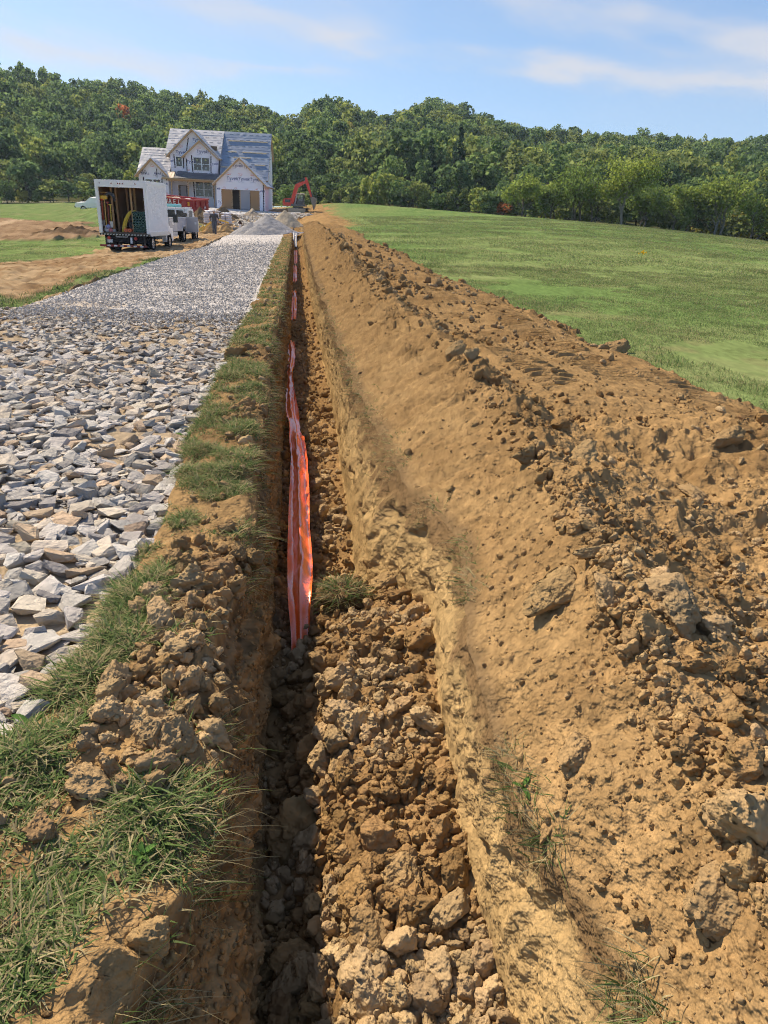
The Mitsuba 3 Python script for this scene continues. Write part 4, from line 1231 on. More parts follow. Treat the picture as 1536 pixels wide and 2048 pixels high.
def roof_plane(name, a, b, c, d, n, colour=UNDER, deck=(.45, .33, .2)):
    """a-b the eave, d-c the ridge above it; the courses overlap downwards."""
    a, b, c, d = (np.array(p, float) for p in (a, b, c, d))
    up = unit(np.cross(b - a, d - a)); up = up if up[2] > 0 else -up
    m = MB()
    m.add(np.array([a, b, c, d, a - up * .14, b - up * .14, c - up * .14, d - up * .14]), [[0, 1, 2, 3], [4, 7, 6, 5], [0, 4, 5, 1], [1, 5, 6, 2], [2, 6, 7, 3], [3, 7, 4, 0]], deck)
    k = m.put(part('house', 'roof'), 'matte', HM)
    q = np.random.default_rng(len(scene))
    for i in range(n):
        s0, s1 = i / n, min((i + 1.12) / n, 1.0)
        lo0, lo1 = a + (d - a) * s0, b + (c - b) * s0; hi0, hi1 = a + (d - a) * s1, b + (c - b) * s1
        cols_ = 14
        t = np.linspace(0, 1, cols_)[:, None]
        low = lo0 + (lo1 - lo0) * t + up * (.035 + .02 * q.uniform(size=(cols_, 1))); high = hi0 + (hi1 - hi0) * t + up * .012
        mid = low * .5 + high * .5 + up * .03 * q.uniform(-.4, 1, (cols_, 1))
        lip = lo0 + (lo1 - lo0) * t + up * .004
        v = np.concatenate([lip, low, mid, high]); f = grid_faces(4, cols_)
        put(part(k, 'sheet'), (v @ HM[:3, :3].T + HM[:3, 3], f), 'paint_dull', np.array(colour) * q.uniform(.92, 1.06))
        if n > 2:                                                   # the faint print of the underlayment: short dark dashes
            mm = MB()
            for x in np.arange(.06, .95, .14):
                p0 = lo0 + (lo1 - lo0) * (x + .05 * (i % 2)) + (hi0 - lo0) * .45 + up * .062
                e = unit(b - a); w_ = unit(d - a)
                mm.add([p0, p0 + e * .45, p0 + e * .45 + w_ * .10, p0 + w_ * .10], [[0, 1, 2, 3]], np.array(colour) * .62)
            mm.put(part(k, 'print'), 'matte', HM)
    return k, (a, b, c, d, up)


def rake(p, q, y, colour=WOOD, h=.2):
    p, q = np.array(p, float), np.array(q, float)
    one('house', 'rake_board', lambda m: m.poly([tuple(p), tuple(q), (q[0], q[1] - h), (p[0], p[1] - h)], y - .04, y, colour))


def gable_roof(xc, half, ze, za, y0, y1, n, over=.35):
    for s in (-1, 1):
        roof_plane('r', (xc + s * half, y0 - over, ze), (xc + s * half, y1, ze), (xc, y1, za), (xc, y0 - over, za), n)
        rake((xc + s * half, ze - .02), (xc, za - .02), y0 - over - .002)
        rake((xc + s * half, ze + .06), (xc, za + .06), y0 - over - .045, (.62, .62, .64), .07)


gable_roof(-18.75, 3.15, 4.02, 6.92, GY, 97.0, 5)
gable_roof(UC, 3.2, 6.95, 9.98, MY, 99.4, 5)
gable_roof(VC_, 2.2, 6.92, 8.80, VY, 97.2, 1, .3)
gable_roof(LC, 2.05, 4.55, 6.52, LY, 98.0, 3)
roof_plane('main left', (-28.55, 95.9, 7.25), (-21.9, 95.9, 7.25), (-21.9, 99.5, 10.3), (-28.55, 99.5, 10.3), 5, (.38, .41, .46))
k_r, (ra, rb, rc, rd, rup) = roof_plane('main right', (-21.88, 94.4, 4.75), (-16.05, 94.4, 4.75), (-16.05, 99.5, 10.3), (-21.88, 99.5, 10.3), 8, (.21, .285, .40))  # own blue, deepened for the grazing sun: light put into the colour
roof_plane('main back', (-28.55, 101.9, 7.4), (-16.05, 101.9, 7.4), (-16.05, 99.5, 10.28), (-28.55, 99.5, 10.28), 2)
roof_plane('left wing', (-31.6, 93.9, 4.75), (-27.76, 93.9, 4.75), (-27.76, 97.6, 7.95), (-31.6, 97.6, 7.95), 5, (.40, .42, .46))
roof_plane('left wing back', (-31.6, 102.2, 4.4), (-27.76, 102.2, 4.4), (-27.76, 97.6, 7.93), (-31.6, 97.6, 7.93), 2)
roof_plane('porch', (-26.9, 92.45, 4.52), (-21.5, 92.45, 4.52), (-21.5, 94.58, 5.28), (-26.9, 94.98, 5.40), 2, (.09, .10, .12))
q = roof_plane('porch deck', (-28.3, 92.45, 4.50), (-26.92, 92.45, 4.50), (-27.2, 94.98, 5.36), (-28.2, 94.98, 5.36), 1, (.55, .45, .32))
# end wall of the main block above the low roof, boards nailed across the right-hand roof
one('house', 'inner_wall', lambda m: (m.box((-27.5, 96.6, 1.5), (-22.4, 96.7, 8.4), (.17, .115, .07)), m.box((-27.5, 95.2, 4.55), (-22.4, 96.59, 4.62), (.17, .115, .07)), m.box((-27.5, 95.2, 1.45), (-22.4, 96.59, 1.5), (.17, .115, .07))))  # unseen dark walls added here and below to keep the openings dark
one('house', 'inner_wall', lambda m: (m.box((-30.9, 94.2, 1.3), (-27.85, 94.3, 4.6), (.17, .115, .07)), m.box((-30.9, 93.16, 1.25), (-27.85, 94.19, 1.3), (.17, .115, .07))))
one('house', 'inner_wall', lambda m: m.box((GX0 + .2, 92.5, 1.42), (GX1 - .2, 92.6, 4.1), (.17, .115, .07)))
m = MB(); m.poly([(95.0, 1.4), (101.5, 1.4), (101.5, 8.0), (99.5, 10.1), (95.0, 5.1)], MX1 - .16, MX1, WRAP, axis=0); m.put(part('house', 'wall'), 'matte', HM)
m = MB(); m.poly([(95.9, 4.9), (99.5, 4.9), (99.5, 10.2), (95.9, 7.2)], -21.96, -21.88, (.30, .34, .42), axis=0); m.put(part('house', 'wall'), 'matte', HM)


def on_roof(s, t):
    return ra + (rb - ra) * s + (rd - ra) * t


for s0, s1, t in ((.10, .93, .79), (.12, .30, .555), (.42, .92, .555), (.24, .60, .44), (.70, .92, .30), (.02, .2, .23)):
    p0, p1 = on_roof(s0, t) + rup * .07, on_roof(s1, t) + rup * .07
    e = unit(rd - ra)
    m = MB(); m.add([p0, p1, p1 + e * .10, p0 + e * .10, p0 + rup * .06, p1 + rup * .06, p1 + e * .10 + rup * .06, p0 + e * .10 + rup * .06], [[0, 1, 2, 3], [4, 5, 6, 7], [0, 1, 5, 4], [3, 2, 6, 7], [0, 3, 7, 4], [1, 2, 6, 5]], (.60, .50, .36))
    m.put(part('house', 'roof_board'), 'matte', HM)

HM = LAND_HM
# ------------------------------------------------------------------ vehicles


def wheel(root, name, x, y, z, r, w, M, rim=(.55, .55, .57), dual=False):
    k = part(root, name)
    prof = np.array([(r * .62, -w / 2), (r * .9, -w / 2), (r, -w * .32), (r, w * .32), (r * .9, w / 2), (r * .62, w / 2)])
    n = 22; t = np.arange(n) / n * 2 * np.pi
    v = np.stack([x + prof[None, :, 1] + 0 * t[:, None], y + prof[None, :, 0] * np.cos(t)[:, None], z + prof[None, :, 0] * np.sin(t)[:, None]], -1)
    i = np.arange(n); f = []
    for a in range(5):
        f.append(np.stack([i * 6 + a, i * 6 + a + 1, ((i + 1) % n) * 6 + a + 1, ((i + 1) % n) * 6 + a], 1))
    m = MB(); m.add(v.reshape(-1, 3), np.vstack(f), (.022, .022, .022)); m.put(k, 'matte', M)
    def rimf(m):
        m.cyl((x - w * .46, y, z), (x + w * .40, y, z), r * .63, rim, 18)
        m.cyl((x - w * .5, y, z), (x + w * .47, y, z), r * .2, (.3, .3, .3), 10)
        for h in range(6):
            a = h * math.pi / 3; m.cyl((x + w * .38, y + r * .42 * math.cos(a), z + r * .42 * math.sin(a)), (x + w * .42, y + r * .42 * math.cos(a), z + r * .42 * math.sin(a)), r * .08, (.05, .05, .05), 6)
    one(k, 'rim', rimf, 'metal', M)


TZ = ground_at(-12.5, 36.5)
TM = spot(-12.78, 35.5, TZ - .03, 0, 0, -.7)                            # the box truck: x to the right, y ahead
tag('box_truck', 'white box truck with its rear open, loaded with tools and pipes', 'truck')
WHITE, BLACK = (.78, .79, .80), (.02, .02, .022)
bt = lambda name, fn, mat='paint': one('box_truck', name, fn, mat, TM)
W2, ZB, ZT, LEN = 1.17, .80, 3.02, 3.02
bt('cargo_box', lambda m: (m.box((W2 - .04, .10, ZB), (W2, LEN, ZT), WHITE), m.box((-W2, .10, ZB), (-W2 + .04, LEN, ZT), WHITE), m.box((-W2, .10, ZT + .001), (W2, LEN, ZT + .05), WHITE), m.box((-W2, LEN + .001, ZB), (W2, LEN + .04, ZT + .05), WHITE)))
for i in range(19):                                                      # corrugations of the side
    y = .25 + i * .145
    bt('side_rib', lambda m: m.box((W2 + .001, y, ZB + .12), (W2 + .014, y + .05, ZT - .12), (.76, .77, .79)))
bt('side_rail', lambda m: m.box((W2 + .001, .1, ZB - .10), (W2 + .03, LEN, ZB + .08), (.62, .62, .6)))
bt('side_rail', lambda m: m.box((W2 + .001, .1, ZT - .1), (W2 + .03, LEN, ZT + .06), WHITE))
bt('rear_frame', lambda m: (m.box((-W2 - .01, 0, ZB), (-W2 + .13, .099, ZT - .26), WHITE), m.box((W2 - .13, 0, ZB), (W2 + .01, .099, ZT - .26), WHITE), m.box((-W2 - .01, 0, ZT - .259), (W2 + .01, .099, ZT + .055), WHITE)))
for x in (-.95, -.4, -.1, 0, .12, .7):
    bt('marker_lamp', lambda m: m.cyl((x, -.012, ZT - .10), (x, 0, ZT - .10), .028, (.25, .05, .04), 8))
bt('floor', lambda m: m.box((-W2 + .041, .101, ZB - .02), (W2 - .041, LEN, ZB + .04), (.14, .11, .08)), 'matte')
bt('sill', lambda m: m.box((-W2, -.02, ZB - .10), (W2, .10, ZB - .021), BLACK))
for i in range(16):
    x = -W2 + .05 + i * .142
    bt('sill_stripe', lambda m: m.poly([(x, ZB - .09), (x + .06, ZB - .09), (x + .09, ZB - .035), (x + .03, ZB - .035)], -.026, -.021, (.5, .5, .47)))
bt('chassis', lambda m: (m.box((-.95, .06, .38), (.95, .16, ZB - .101), BLACK), m.box((-.45, .17, .45), (-.33, 4.4, .68), BLACK), m.box((.33, .17, .45), (.45, 4.4, .68), BLACK), m.cyl((-.85, .85, .38), (.85, .85, .38), .09, BLACK)), 'matte')
bt('step', lambda m: (m.box((-.42, -.03, .62), (.12, .05, .66), (.30, .30, .3)), m.box((-.42, -.03, .66), (-.40, .05, .72), (.30, .30, .3)), m.box((.10, -.03, .66), (.12, .05, .72), (.30, .30, .3))))
for x in (-.78, .48):
    bt('tail_lamp', lambda m: m.cyl((x, .03, .58), (x, .058, .58), .075, (.42, .03, .025), 12))
bt('licence_plate', lambda m: m.box((-.90, .035, .37), (-.62, .045, .52), (.5, .52, .56)))
bt('reflector', lambda m: m.box((.22, .035, .36), (.32, .045, .62), (.62, .66, .72)))
bt('bumper_bar', lambda m: (m.box((-1.2, -.06, .20), (1.0, .0, .29), (.20, .02, .02)), m.box((-.93, 0.001, .2), (-.87, .059, .6), BLACK), m.box((.87, 0.001, .2), (.93, .059, .6), BLACK)))
for i in range(6):
    bt('bumper_stripe', lambda m: m.box((-.85 + i * .31, -.066, .212), (-.70 + i * .31, -.061, .278), (.66, .66, .64)))
for s in (-1, 1):
    for o in (0, -.25):
        wheel('box_truck', 'wheel', s * (.94 + o), .85, .36, .37, .21, TM, (.75, .75, .76))
    wheel('box_truck', 'wheel', s * .92, 3.62, .36, .37, .21, TM, (.6, .6, .62))
bt('mud_flap', lambda m: m.box((-1.1, .40, .12), (-.55, .42, .75), BLACK), 'matte')
cab = MB()
cab.poly([(LEN + .05, .5), (4.6, .5), (4.6, 1.1), (LEN + .05, 1.2)], -.78, .78, WHITE, axis=0); cab.poly([(LEN + .05, 1.201), (4.3, 1.15), (3.9, 2.1), (LEN + .05, 2.2)], -.72, .72, WHITE, axis=0)
cab.put(part('box_truck', 'cab'), 'paint', TM)
bt('fender', lambda m: m.poly([(3.10, .36), (3.16, .36), (3.28, .70), (3.62, .84), (3.95, .70), (4.08, .36), (4.3, .4), (4.3, 1.0), (3.10, 1.0)], .781, 1.0, WHITE, axis=0))
bt('cab_window', lambda m: m.box((.721, 3.2, 1.42), (.727, 3.8, 2.0), (.02, .025, .03)))
bt('mirror', lambda m: (m.box((1.22, 3.75, 1.28), (1.44, 3.84, 1.68), (.03, .035, .04)), m.cyl((.72, 3.8, 1.5), (1.25, 3.8, 1.5), .02, (.6, .6, .6)), m.cyl((.72, 3.8, 1.38), (1.25, 3.8, 1.36), .02, (.6, .6, .6))))
# inside of the box
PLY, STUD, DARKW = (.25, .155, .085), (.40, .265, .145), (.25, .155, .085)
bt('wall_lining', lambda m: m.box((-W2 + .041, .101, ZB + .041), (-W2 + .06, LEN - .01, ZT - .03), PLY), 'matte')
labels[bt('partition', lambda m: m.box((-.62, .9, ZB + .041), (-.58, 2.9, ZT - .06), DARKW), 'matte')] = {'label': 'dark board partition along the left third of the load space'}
for x, y in ((-.66, .55), (-.56, .86), (-.30, 1.6), (.32, .35), (.24, 1.1), (.66, 1.8)):
    bt('stud', lambda m: m.box((x - .04, y, ZB + .041), (x + .045, y + .04, ZT - .01), STUD), 'matte')
for z in (1.55, 2.2):
    bt('shelf', lambda m: m.box((-.57, 2.0, z), (W2 - .05, LEN - .02, z + .03), DARKW), 'matte')
bt('shelf', lambda m: m.box((-W2 + .07, .25, 2.52), (-.66, .62, 2.55), (.42, .25, .10)), 'matte')
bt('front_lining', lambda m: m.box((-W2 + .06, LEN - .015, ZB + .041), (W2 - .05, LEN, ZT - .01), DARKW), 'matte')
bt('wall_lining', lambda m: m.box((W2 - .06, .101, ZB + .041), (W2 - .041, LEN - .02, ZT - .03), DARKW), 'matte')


def tool(name, label, cat, fn, mat='paint', group=None):
    k = numbered(name); m = MB(); fn(m); m.put(k, mat, TM); tag(k, label, cat, group)


tool('level_case', 'yellow tool case hanging high on the left wall of the truck load space', 'tool case', lambda m: m.box((-1.07, .18, 2.24), (-.74, .30, 2.40), (.62, .38, .03), .02))
ang = np.linspace(-.3, 3.5, 16)
tool('cable_loop', 'dark loop of cable hung at the top left inside the box truck', 'cable', lambda m: [m.tube(np.stack([-.62 + r * np.cos(ang), np.full(16, .22 + .02 * i), 2.28 + r * 1.1 * np.sin(ang)], 1), .028, (.05, .05, .055)) for i, r in enumerate((.16, .20, .24))])
for i, (x, y, z0, z1, hc, bc, lab) in enumerate(((-1.03, .22, 1.35, 2.2, (.45, .05, .04), (.20, .2, .2), 'shovel with a red handle on the truck wall, nearest the frame'), (-.92, .26, 1.12, 2.2, (.62, .42, .10), (.5, .5, .5), 'shovel with a yellow handle hanging beside the red one in the truck'),
                                                   (-.80, .30, 1.0, 2.1, (.40, .07, .05), (.4, .06, .05), 'long red bar hanging on the plywood wall in the truck'), (-.66, .24, 1.30, 2.0, (.62, .46, .06), (.45, .45, .45), 'short yellow-handled spade hanging by the stud in the truck'),
                                                   (-.60, .30, .95, 1.75, (.42, .28, .13), (.3, .3, .3), 'rake with wooden handle leaning low in the truck'))):
    tool('shovel' if i != 2 else 'pry_bar', lab, 'shovel' if i != 2 else 'bar', lambda m: (m.cyl((x, y, z0), (x + .03, y, z1), .019, hc, 8), m.poly([(x - .08, z0), (x + .08, z0), (x + .06, z0 - .22), (x, z0 - .30), (x - .06, z0 - .22)], y - .012, y + .012, bc), m.box((x - .05, y - .02, z1), (x + .09, y + .02, z1 + .04), hc)))
tool('work_bag', 'white and blue bag heap on the floor at the left of the truck box', 'bag', lambda m: [m.mesh(trimesh.Trimesh(*clod_shape(500 + i, 2)), c, frame(x, .3, z, i * 40) @ np.diag([.13, .13, .13, 1])) for i, (x, z, c) in enumerate(((-.92, .92, (.6, .6, .65)), (-.75, .90, (.5, .15, .15)), (-.83, 1.04, (.25, .28, .5))))])
tt_ = np.linspace(0, 1, 14)
for i, (o, r) in enumerate(((0, .018), (.045, .018), (.09, .018), (.15, .018))):
    tool('yellow_conduit', f'{("left outer", "second", "third", "right inner")[i]} bent length of yellow pipe curving up from the truck floor', 'pipe', lambda m: m.tube(np.stack([-.22 + o + .50 * tt_ ** 1.6, .32 + .25 * tt_, .86 + .95 * np.sin(tt_ * 1.45)], 1), r, (.68, .50, .05)), group='bent yellow pipes in the truck')
for i, x in enumerate((.0, .19)):
    tool('orange_roll', f'{("left", "right")[i]} orange round roll end on the truck floor beside the green pipes', 'roll', lambda m: (m.cyl((x, .16, .93), (x, .75, .93), .085, (.60, .12, .04), 16), m.cyl((x, .155, .93), (x, .16, .93), .03, (.2, .05, .03), 8)), group='orange roll ends on the truck floor')
tool('black_bin', 'black plastic bin behind the orange rolls in the truck', 'bin', lambda m: m.box((-.1, .85, .86), (.28, 1.35, 1.32), (.03, .03, .04), .05))
gp = np.random.default_rng(77); row, z = 0, .90
pipes, pr_ = [], []
ROWN = ORD
radii = [.045, .045, .058, .045, .07, .066, .07, .052, .045]
for r in radii:
    x = .36 + r + (row % 2) * .03; cc_ = 0
    while x + r < 1.09:
        pipes.append((x, z, r * .97)); pr_.append((row, cc_)); x += 2 * r; cc_ += 1
    z += 1.80 * r; row += 1
for i, (x, z, r) in enumerate(pipes):
    n = 16; t = np.arange(n) / n * 2 * np.pi; y0 = .14 + gp.uniform(0, .10)
    def pipe(m):
        ring = lambda rr, y: np.stack([x + rr * np.cos(t), np.full(n, y), z + rr * np.sin(t)], 1)
        v = np.vstack([ring(r, y0), ring(r, 3.2), ring(r * .86, y0), ring(r * .86, 3.2)])
        a = np.arange(n); b = (a + 1) % n
        m.add(v, np.vstack([np.stack([a, b, b + n, a + n], 1), np.stack([a + 2 * n, a + 3 * n, b + 3 * n, b + 2 * n], 1)]), (.03, .10, .09))
        m.add(np.vstack([ring(r, y0), ring(r * .86, y0)]), np.stack([a, a + n, b + n, b], 1), (.16, .36, .31))
    tool('green_pipe', f'green plastic pipe in the truck, {ROWN[pr_[i][0]]} row from the floor, {ROWN[pr_[i][1]]} from left', 'pipe', pipe, group='green pipes stacked in the box truck')

# service truck parked just ahead, its rear towards the road
SZ_ = ground_at(-12.8, 43.5)
SM = spot(-13.05, 41.6, SZ_, 1.5)
tag('service_truck', 'grey service pickup with open side locker parked ahead of the box truck', 'pickup truck')
sv = lambda name, fn, mat='paint': one('service_truck', name, fn, mat, SM)
GREY, LG = (.40, .40, .44), (.55, .55, .57)
sv('locker_body', lambda m: (m.box((-.98, 0, .62), (-.55, 2.5, 1.28), GREY, .02), m.box((.55, 0, .62), (.98, 1.02, 1.28), GREY, .02), m.box((.55, 1.03, .82), (.98, 1.9, 1.28), GREY, .02), m.box((.55, 1.91, .62), (.98, 2.5, 1.28), GREY, .02)))
sv('body_top', lambda m: (m.box((.53, -.02, 1.281), (1.0, 2.52, 1.33), LG), m.box((-1.0, -.02, 1.281), (-.53, 2.52, 1.33), LG)))
sv('tailgate', lambda m: m.box((-.54, .02, .62), (.54, .07, 1.2), GREY))
sv('bumper', lambda m: (m.box((-.98, -.22, .36), (.98, -.001, .46), LG), m.box((-.98, -.12, .47), (.98, -.001, .60), (.46, .46, .48))))
sv('door_latch', lambda m: m.box((.72, -.02, .95), (.80, -.001, 1.08), (.7, .7, .72), .01))
k = sv('locker_door', lambda m: (m.box((1.0, 1.93, .55), (1.66, 1.97, 1.36), (.33, .34, .38), .015), m.box((1.48, 1.92, .98), (1.58, 1.929, 1.10), (.55, .6, .66))))
labels[k] = {'label': 'grey locker door swung open to the side'}
sv('bed_floor', lambda m: m.box((-.54, .08, .60), (.54, 2.5, .66), (.2, .2, .2)))
cb = MB(); cb.poly([(2.55, .5), (5.2, .5), (5.2, 1.12), (4.35, 1.2), (3.95, 1.78), (2.75, 1.80), (2.6, 1.15)], -.92, .92, (.78, .78, .79), axis=0); cb.put(part('service_truck', 'cab'), 'paint', SM)
sv('rear_window', lambda m: m.poly([(-.75, 1.25), (.75, 1.25), (.65, 1.68), (-.65, 1.68)], 2.60, 2.64, (.015, .018, .02)))
sv('side_window', lambda m: m.box((.921, 2.9, 1.25), (.926, 3.8, 1.68), (.10, .13, .17)))
for x in (-.9, .9):
    sv('rack_leg', lambda m: (m.tube([(x, .15, 1.33), (x * .92, .35, 1.80)], .035, LG), m.tube([(x, 2.3, 1.33), (x * .92, 2.3, 1.80)], .035, LG)))
sv('ladder_rack', lambda m: (m.tube([(-.86, .35, 1.80), (-.86, 3.9, 1.84)], .03, LG), m.tube([(.86, .35, 1.80), (.86, 3.9, 1.84)], .03, LG), m.tube([(-.86, .4, 1.80), (.86, .4, 1.80)], .03, LG), m.tube([(-.86, 2.3, 1.81), (.86, 2.3, 1.81)], .03, LG)))
for y in (1.46, 4.35):
    for x in (-.86, .86):
        wheel('service_truck', 'wheel', x, y, .37, .38, .24, SM)
sv('wheel_arch', lambda m: m.tube([(.985, 1.0, .62), (.985, 1.05, .78), (.985, 1.25, .90), (.985, 1.68, .90), (.985, 1.88, .78), (.985, 1.92, .62)], .03, LG))
sv('underbody', lambda m: m.box((-.6, .1, .38), (.6, 5.0, .60), BLACK), 'matte')
k = numbered('teal_tank'); m = MB(); m.box((-.5, .6, 1.84), (.72, 2.2, 2.0), (.16, .48, .52), .05); m.put(k, 'paint', SM); tag(k, 'teal plastic tray lying on the ladder rack of the grey service pickup', 'tray')
k = numbered('tool_case'); m = MB(); m.box((.98, 2.1, 1.40), (1.22, 2.4, 1.62), BLACK, .02); m.box((1.02, 2.2, 1.30), (1.18, 2.3, 1.399), BLACK); m.put(k, 'paint', SM @ frame(-.28, .1, -.07)); tag(k, 'small black case standing on top of the grey service locker', 'case')

# white pickup far left
PM = spot(-41.2, 105.3, ground_at(-42, 105) + .12, 90, 0, -4.5)                    # its y points to the left, so the near side is its left side
tag('white_pickup', 'white pickup truck half hidden behind the box truck at far left', 'pickup truck')
pk = lambda name, fn, mat='paint': one('white_pickup', name, fn, mat, PM)
PWHITE = (.86, .86, .85)
pk('body', lambda m: (m.poly([(-2.6, .55), (2.75, .55), (2.85, .8), (2.75, 1.12), (1.55, 1.22), (1.5, 1.24), (-2.6, 1.25)], -.95, .95, PWHITE, axis=0)))
pk('cab', lambda m: m.poly([(1.55, 1.2), (.75, 1.84), (-.9, 1.86), (-1.1, 1.2)], -.82, .82, PWHITE, axis=0))
pk('side_window', lambda m: (m.poly([(1.2, 1.28), (.68, 1.74), (.0, 1.76), (.0, 1.28)], .821, .826, (.02, .025, .03), axis=0), m.poly([(-.08, 1.28), (-.08, 1.76), (-.8, 1.76), (-.95, 1.28)], .821, .826, (.02, .025, .03), axis=0)))
pk('windshield', lambda m: m.add([(-.74, 1.56, 1.24), (.74, 1.56, 1.24), (.7, .80, 1.83), (-.7, .80, 1.83)], [[0, 1, 2, 3]], (.03, .035, .045)))
pk('bumper', lambda m: m.box((-.96, 2.76, .5), (.96, 2.95, .74), (.06, .06, .06), .03))
for y in (1.75, -1.65):
    for x in (-.85, .85):
        wheel('white_pickup', 'wheel', x, y, .40, .40, .26, PM)
    pk('wheel_arch', lambda m: m.cyl((.90, y, .42), (.957, y, .42), .50, BLACK, 20), 'matte')
pk('mirror', lambda m: m.box((.95, .9, 1.28), (1.12, 1.02, 1.46), BLACK))

# red roll-off container, its near end tipped a little towards the road
tag('dumpster', 'red open-top waste container with white letters behind the service pickup', 'dumpster')
c0, c1 = np.array([-18.77, 70.0]), np.array([-22.6, 71.6])                # near corner, and along the long side to the left
a_ = math.degrees(math.atan2(-(c1 - c0)[1], -(c1 - c0)[0]))
DM = spot(-18.77, 70.0, .60, a_, 3.5, 2.6)
dp = lambda name, fn, mat='paint': one('dumpster', name, fn, mat, DM)
RED = (.30, .022, .03); DL, DW_, DH = 6.6, 2.35, 1.42
dp('side_wall', lambda m: m.box((-DL, 0, 0), (0, .05, DH), RED)); dp('side_wall', lambda m: m.box((-DL, DW_ - .05, 0), (0, DW_, DH), RED))
dp('end_wall', lambda m: m.box((-.05, .051, 0), (0, DW_ - .051, DH), RED)); dp('end_wall', lambda m: m.box((-DL, .051, 0), (-DL + .05, DW_ - .051, DH), RED))
dp('floor', lambda m: m.box((-DL + .051, .051, 0), (-.051, DW_ - .051, .06), RED))
dp('rim', lambda m: (m.box((-DL, -.05, DH + .001), (.05, .08, DH + .10), (.45, .06, .06)), m.box((-DL, DW_ - .08, DH + .001), (.05, DW_ + .05, DH + .10), (.45, .06, .06)), m.box((-.08, .081, DH + .001), (.05, DW_ - .081, DH + .10), (.45, .06, .06)), m.box((-DL, .081, DH + .001), (-DL + .08, DW_ - .081, DH + .10), (.45, .06, .06))))
for i in range(11):
    dp('rib', lambda m: m.box((-.62 * i - .10, -.055, .02), (-.62 * i - .03, -.001, DH), (.29, .021, .029)))
for y in (.4, 1.15, 1.9):
    dp('rib', lambda m: m.box((.001, y, .02), (.07, y + .1, DH), (.28, .02, .028)))
dp('skid', lambda m: (m.box((-DL, .5, -.3), (0, .7, -.001), BLACK), m.box((-DL, 1.6, -.3), (0, 1.8, -.001), BLACK)))


def dletter(text, x, z, h, c=(.75, .72, .70)):
    t = meshkit.text_mesh(text, h, .006, True); v = np.array(t.vertices)
    v = np.stack([x + v[:, 0], -.072 - v[:, 2], z + v[:, 1]], 1)
    put(part('dumpster', 'lettering'), (v @ DM[:3, :3].T + DM[:3, 3], np.array(t.faces)), 'matte', c)


for ch, x in zip('WAEL', (-3.22, -2.66, -2.12, -1.60)):
    dletter(ch, x, 1.03, .36)
for ch, x in zip('OS', (-1.80, -1.28)):
    dletter(ch, x, .40, .36)
dletter('14', -1.10, .10, .12)
dp('sticker', lambda m: m.box((-.50, -.075, .95), (-.28, -.071, 1.28), (.55, .28, .03)), 'matte'); dp('sticker', lambda m: m.box((.072, 1.55, .70), (.076, 1.85, .88), (.6, .5, .55)), 'matte')
for i, (x, y, z, s, c, lab) in enumerate(((-3.6, 1.2, 1.35, .5, (.30, .2, .12), 'brown scrap lumber heap showing above the red container'), (-2.6, 1.0, 1.42, .45, (.62, .52, .42), 'pale crumpled board scrap on top of the red container load'), (-1.5, 1.1, 1.30, .55, (.70, .68, .64), 'white sheet scrap bulging over the rim of the red container'))):
    v, f = clod_shape(610 + i, 2); k = numbered('scrap'); put(k, ((v * [s * 1.5, s, s * .55] + [x, y, z]) @ DM[:3, :3].T + DM[:3, 3], f), 'matte', c, False, .7 + .6 * noise(v * 3, 4)); tag(k, lab, 'scrap')

# ------------------------------------------------------------------ excavator
EZ = ground_at(-12.1, 92.5) - .12
EM = spot(-12.1, 92.5, EZ)
tag('excavator', 'red mini excavator with raised arm at the far end of the trench', 'excavator')
ex = lambda name, fn, mat='paint': one('excavator', name, fn, mat, EM)
ER = (.62, .055, .03)
for s in (-1, 1):
    x0 = s * .82
    prof = [(-1.15, .18), (-1.0, .03), (1.0, .03), (1.15, .18), (1.15, .40), (1.0, .56), (-1.0, .56), (-1.15, .40)]
    ex('track', lambda m: m.poly(prof, x0 - .19, x0 + .19, (.035, .035, .035), axis=0), 'matte')
ex('undercarriage', lambda m: m.box((-.6, -.7, .2), (.6, .7, .62), (.08, .08, .08)))
ex('blade', lambda m: (m.poly([(-1.62, .05), (-1.50, .02), (-1.46, .25), (-1.5, .50), (-1.56, .52)], -1.02, 1.02, (.30, .25, .17), axis=0), m.box((-.6, -1.46, .22), (-.45, -.7, .34), (.08, .08, .08)), m.box((.45, -1.46, .22), (.6, -.7, .34), (.08, .08, .08))))
ex('turntable', lambda m: m.cyl((0, 0, .62), (0, 0, .74), .62, (.05, .05, .05), 20))
ex('counterweight', lambda m: m.poly([(-1.72, .78), (-1.75, 1.2), (-1.6, 1.52), (-1.0, 1.62), (-.75, 1.62), (-.75, .76)], -.95, .95, ER))
ex('engine_cover', lambda m: m.box((-1.45, -.955, 1.12), (-.82, -.951, 1.45), (.05, .05, .055)))
ex('deck', lambda m: m.box((-.749, -.95, .76), (.95, .95, .98), (.10, .10, .10)))
for a, b in (((-.55, -.2, .981), (-.47, -.12, 2.1)), ((.55, -.2, .981), (.63, -.12, 2.1)), ((-.55, .82, .981), (-.47, .9, 2.1)), ((.55, .82, .981), (.63, .9, 2.1)), ((-.55, -.2, .982), (.63, -.13, 1.35)), ((-.46, .83, .982), (.54, .88, 1.6))):
    ex('cab_post', lambda m: m.box(a, b, (.06, .06, .065)))
ex('cab_roof', lambda m: m.box((-.62, -.28, 2.1), (.70, .96, 2.20), (.62, .60, .55), .04))
ex('seat', lambda m: (m.box((-.3, .2, 1.0), (.2, .65, 1.25), BLACK, .04), m.box((-.35, .2, 1.25), (-.22, .65, 1.85), BLACK, .04)), 'matte')
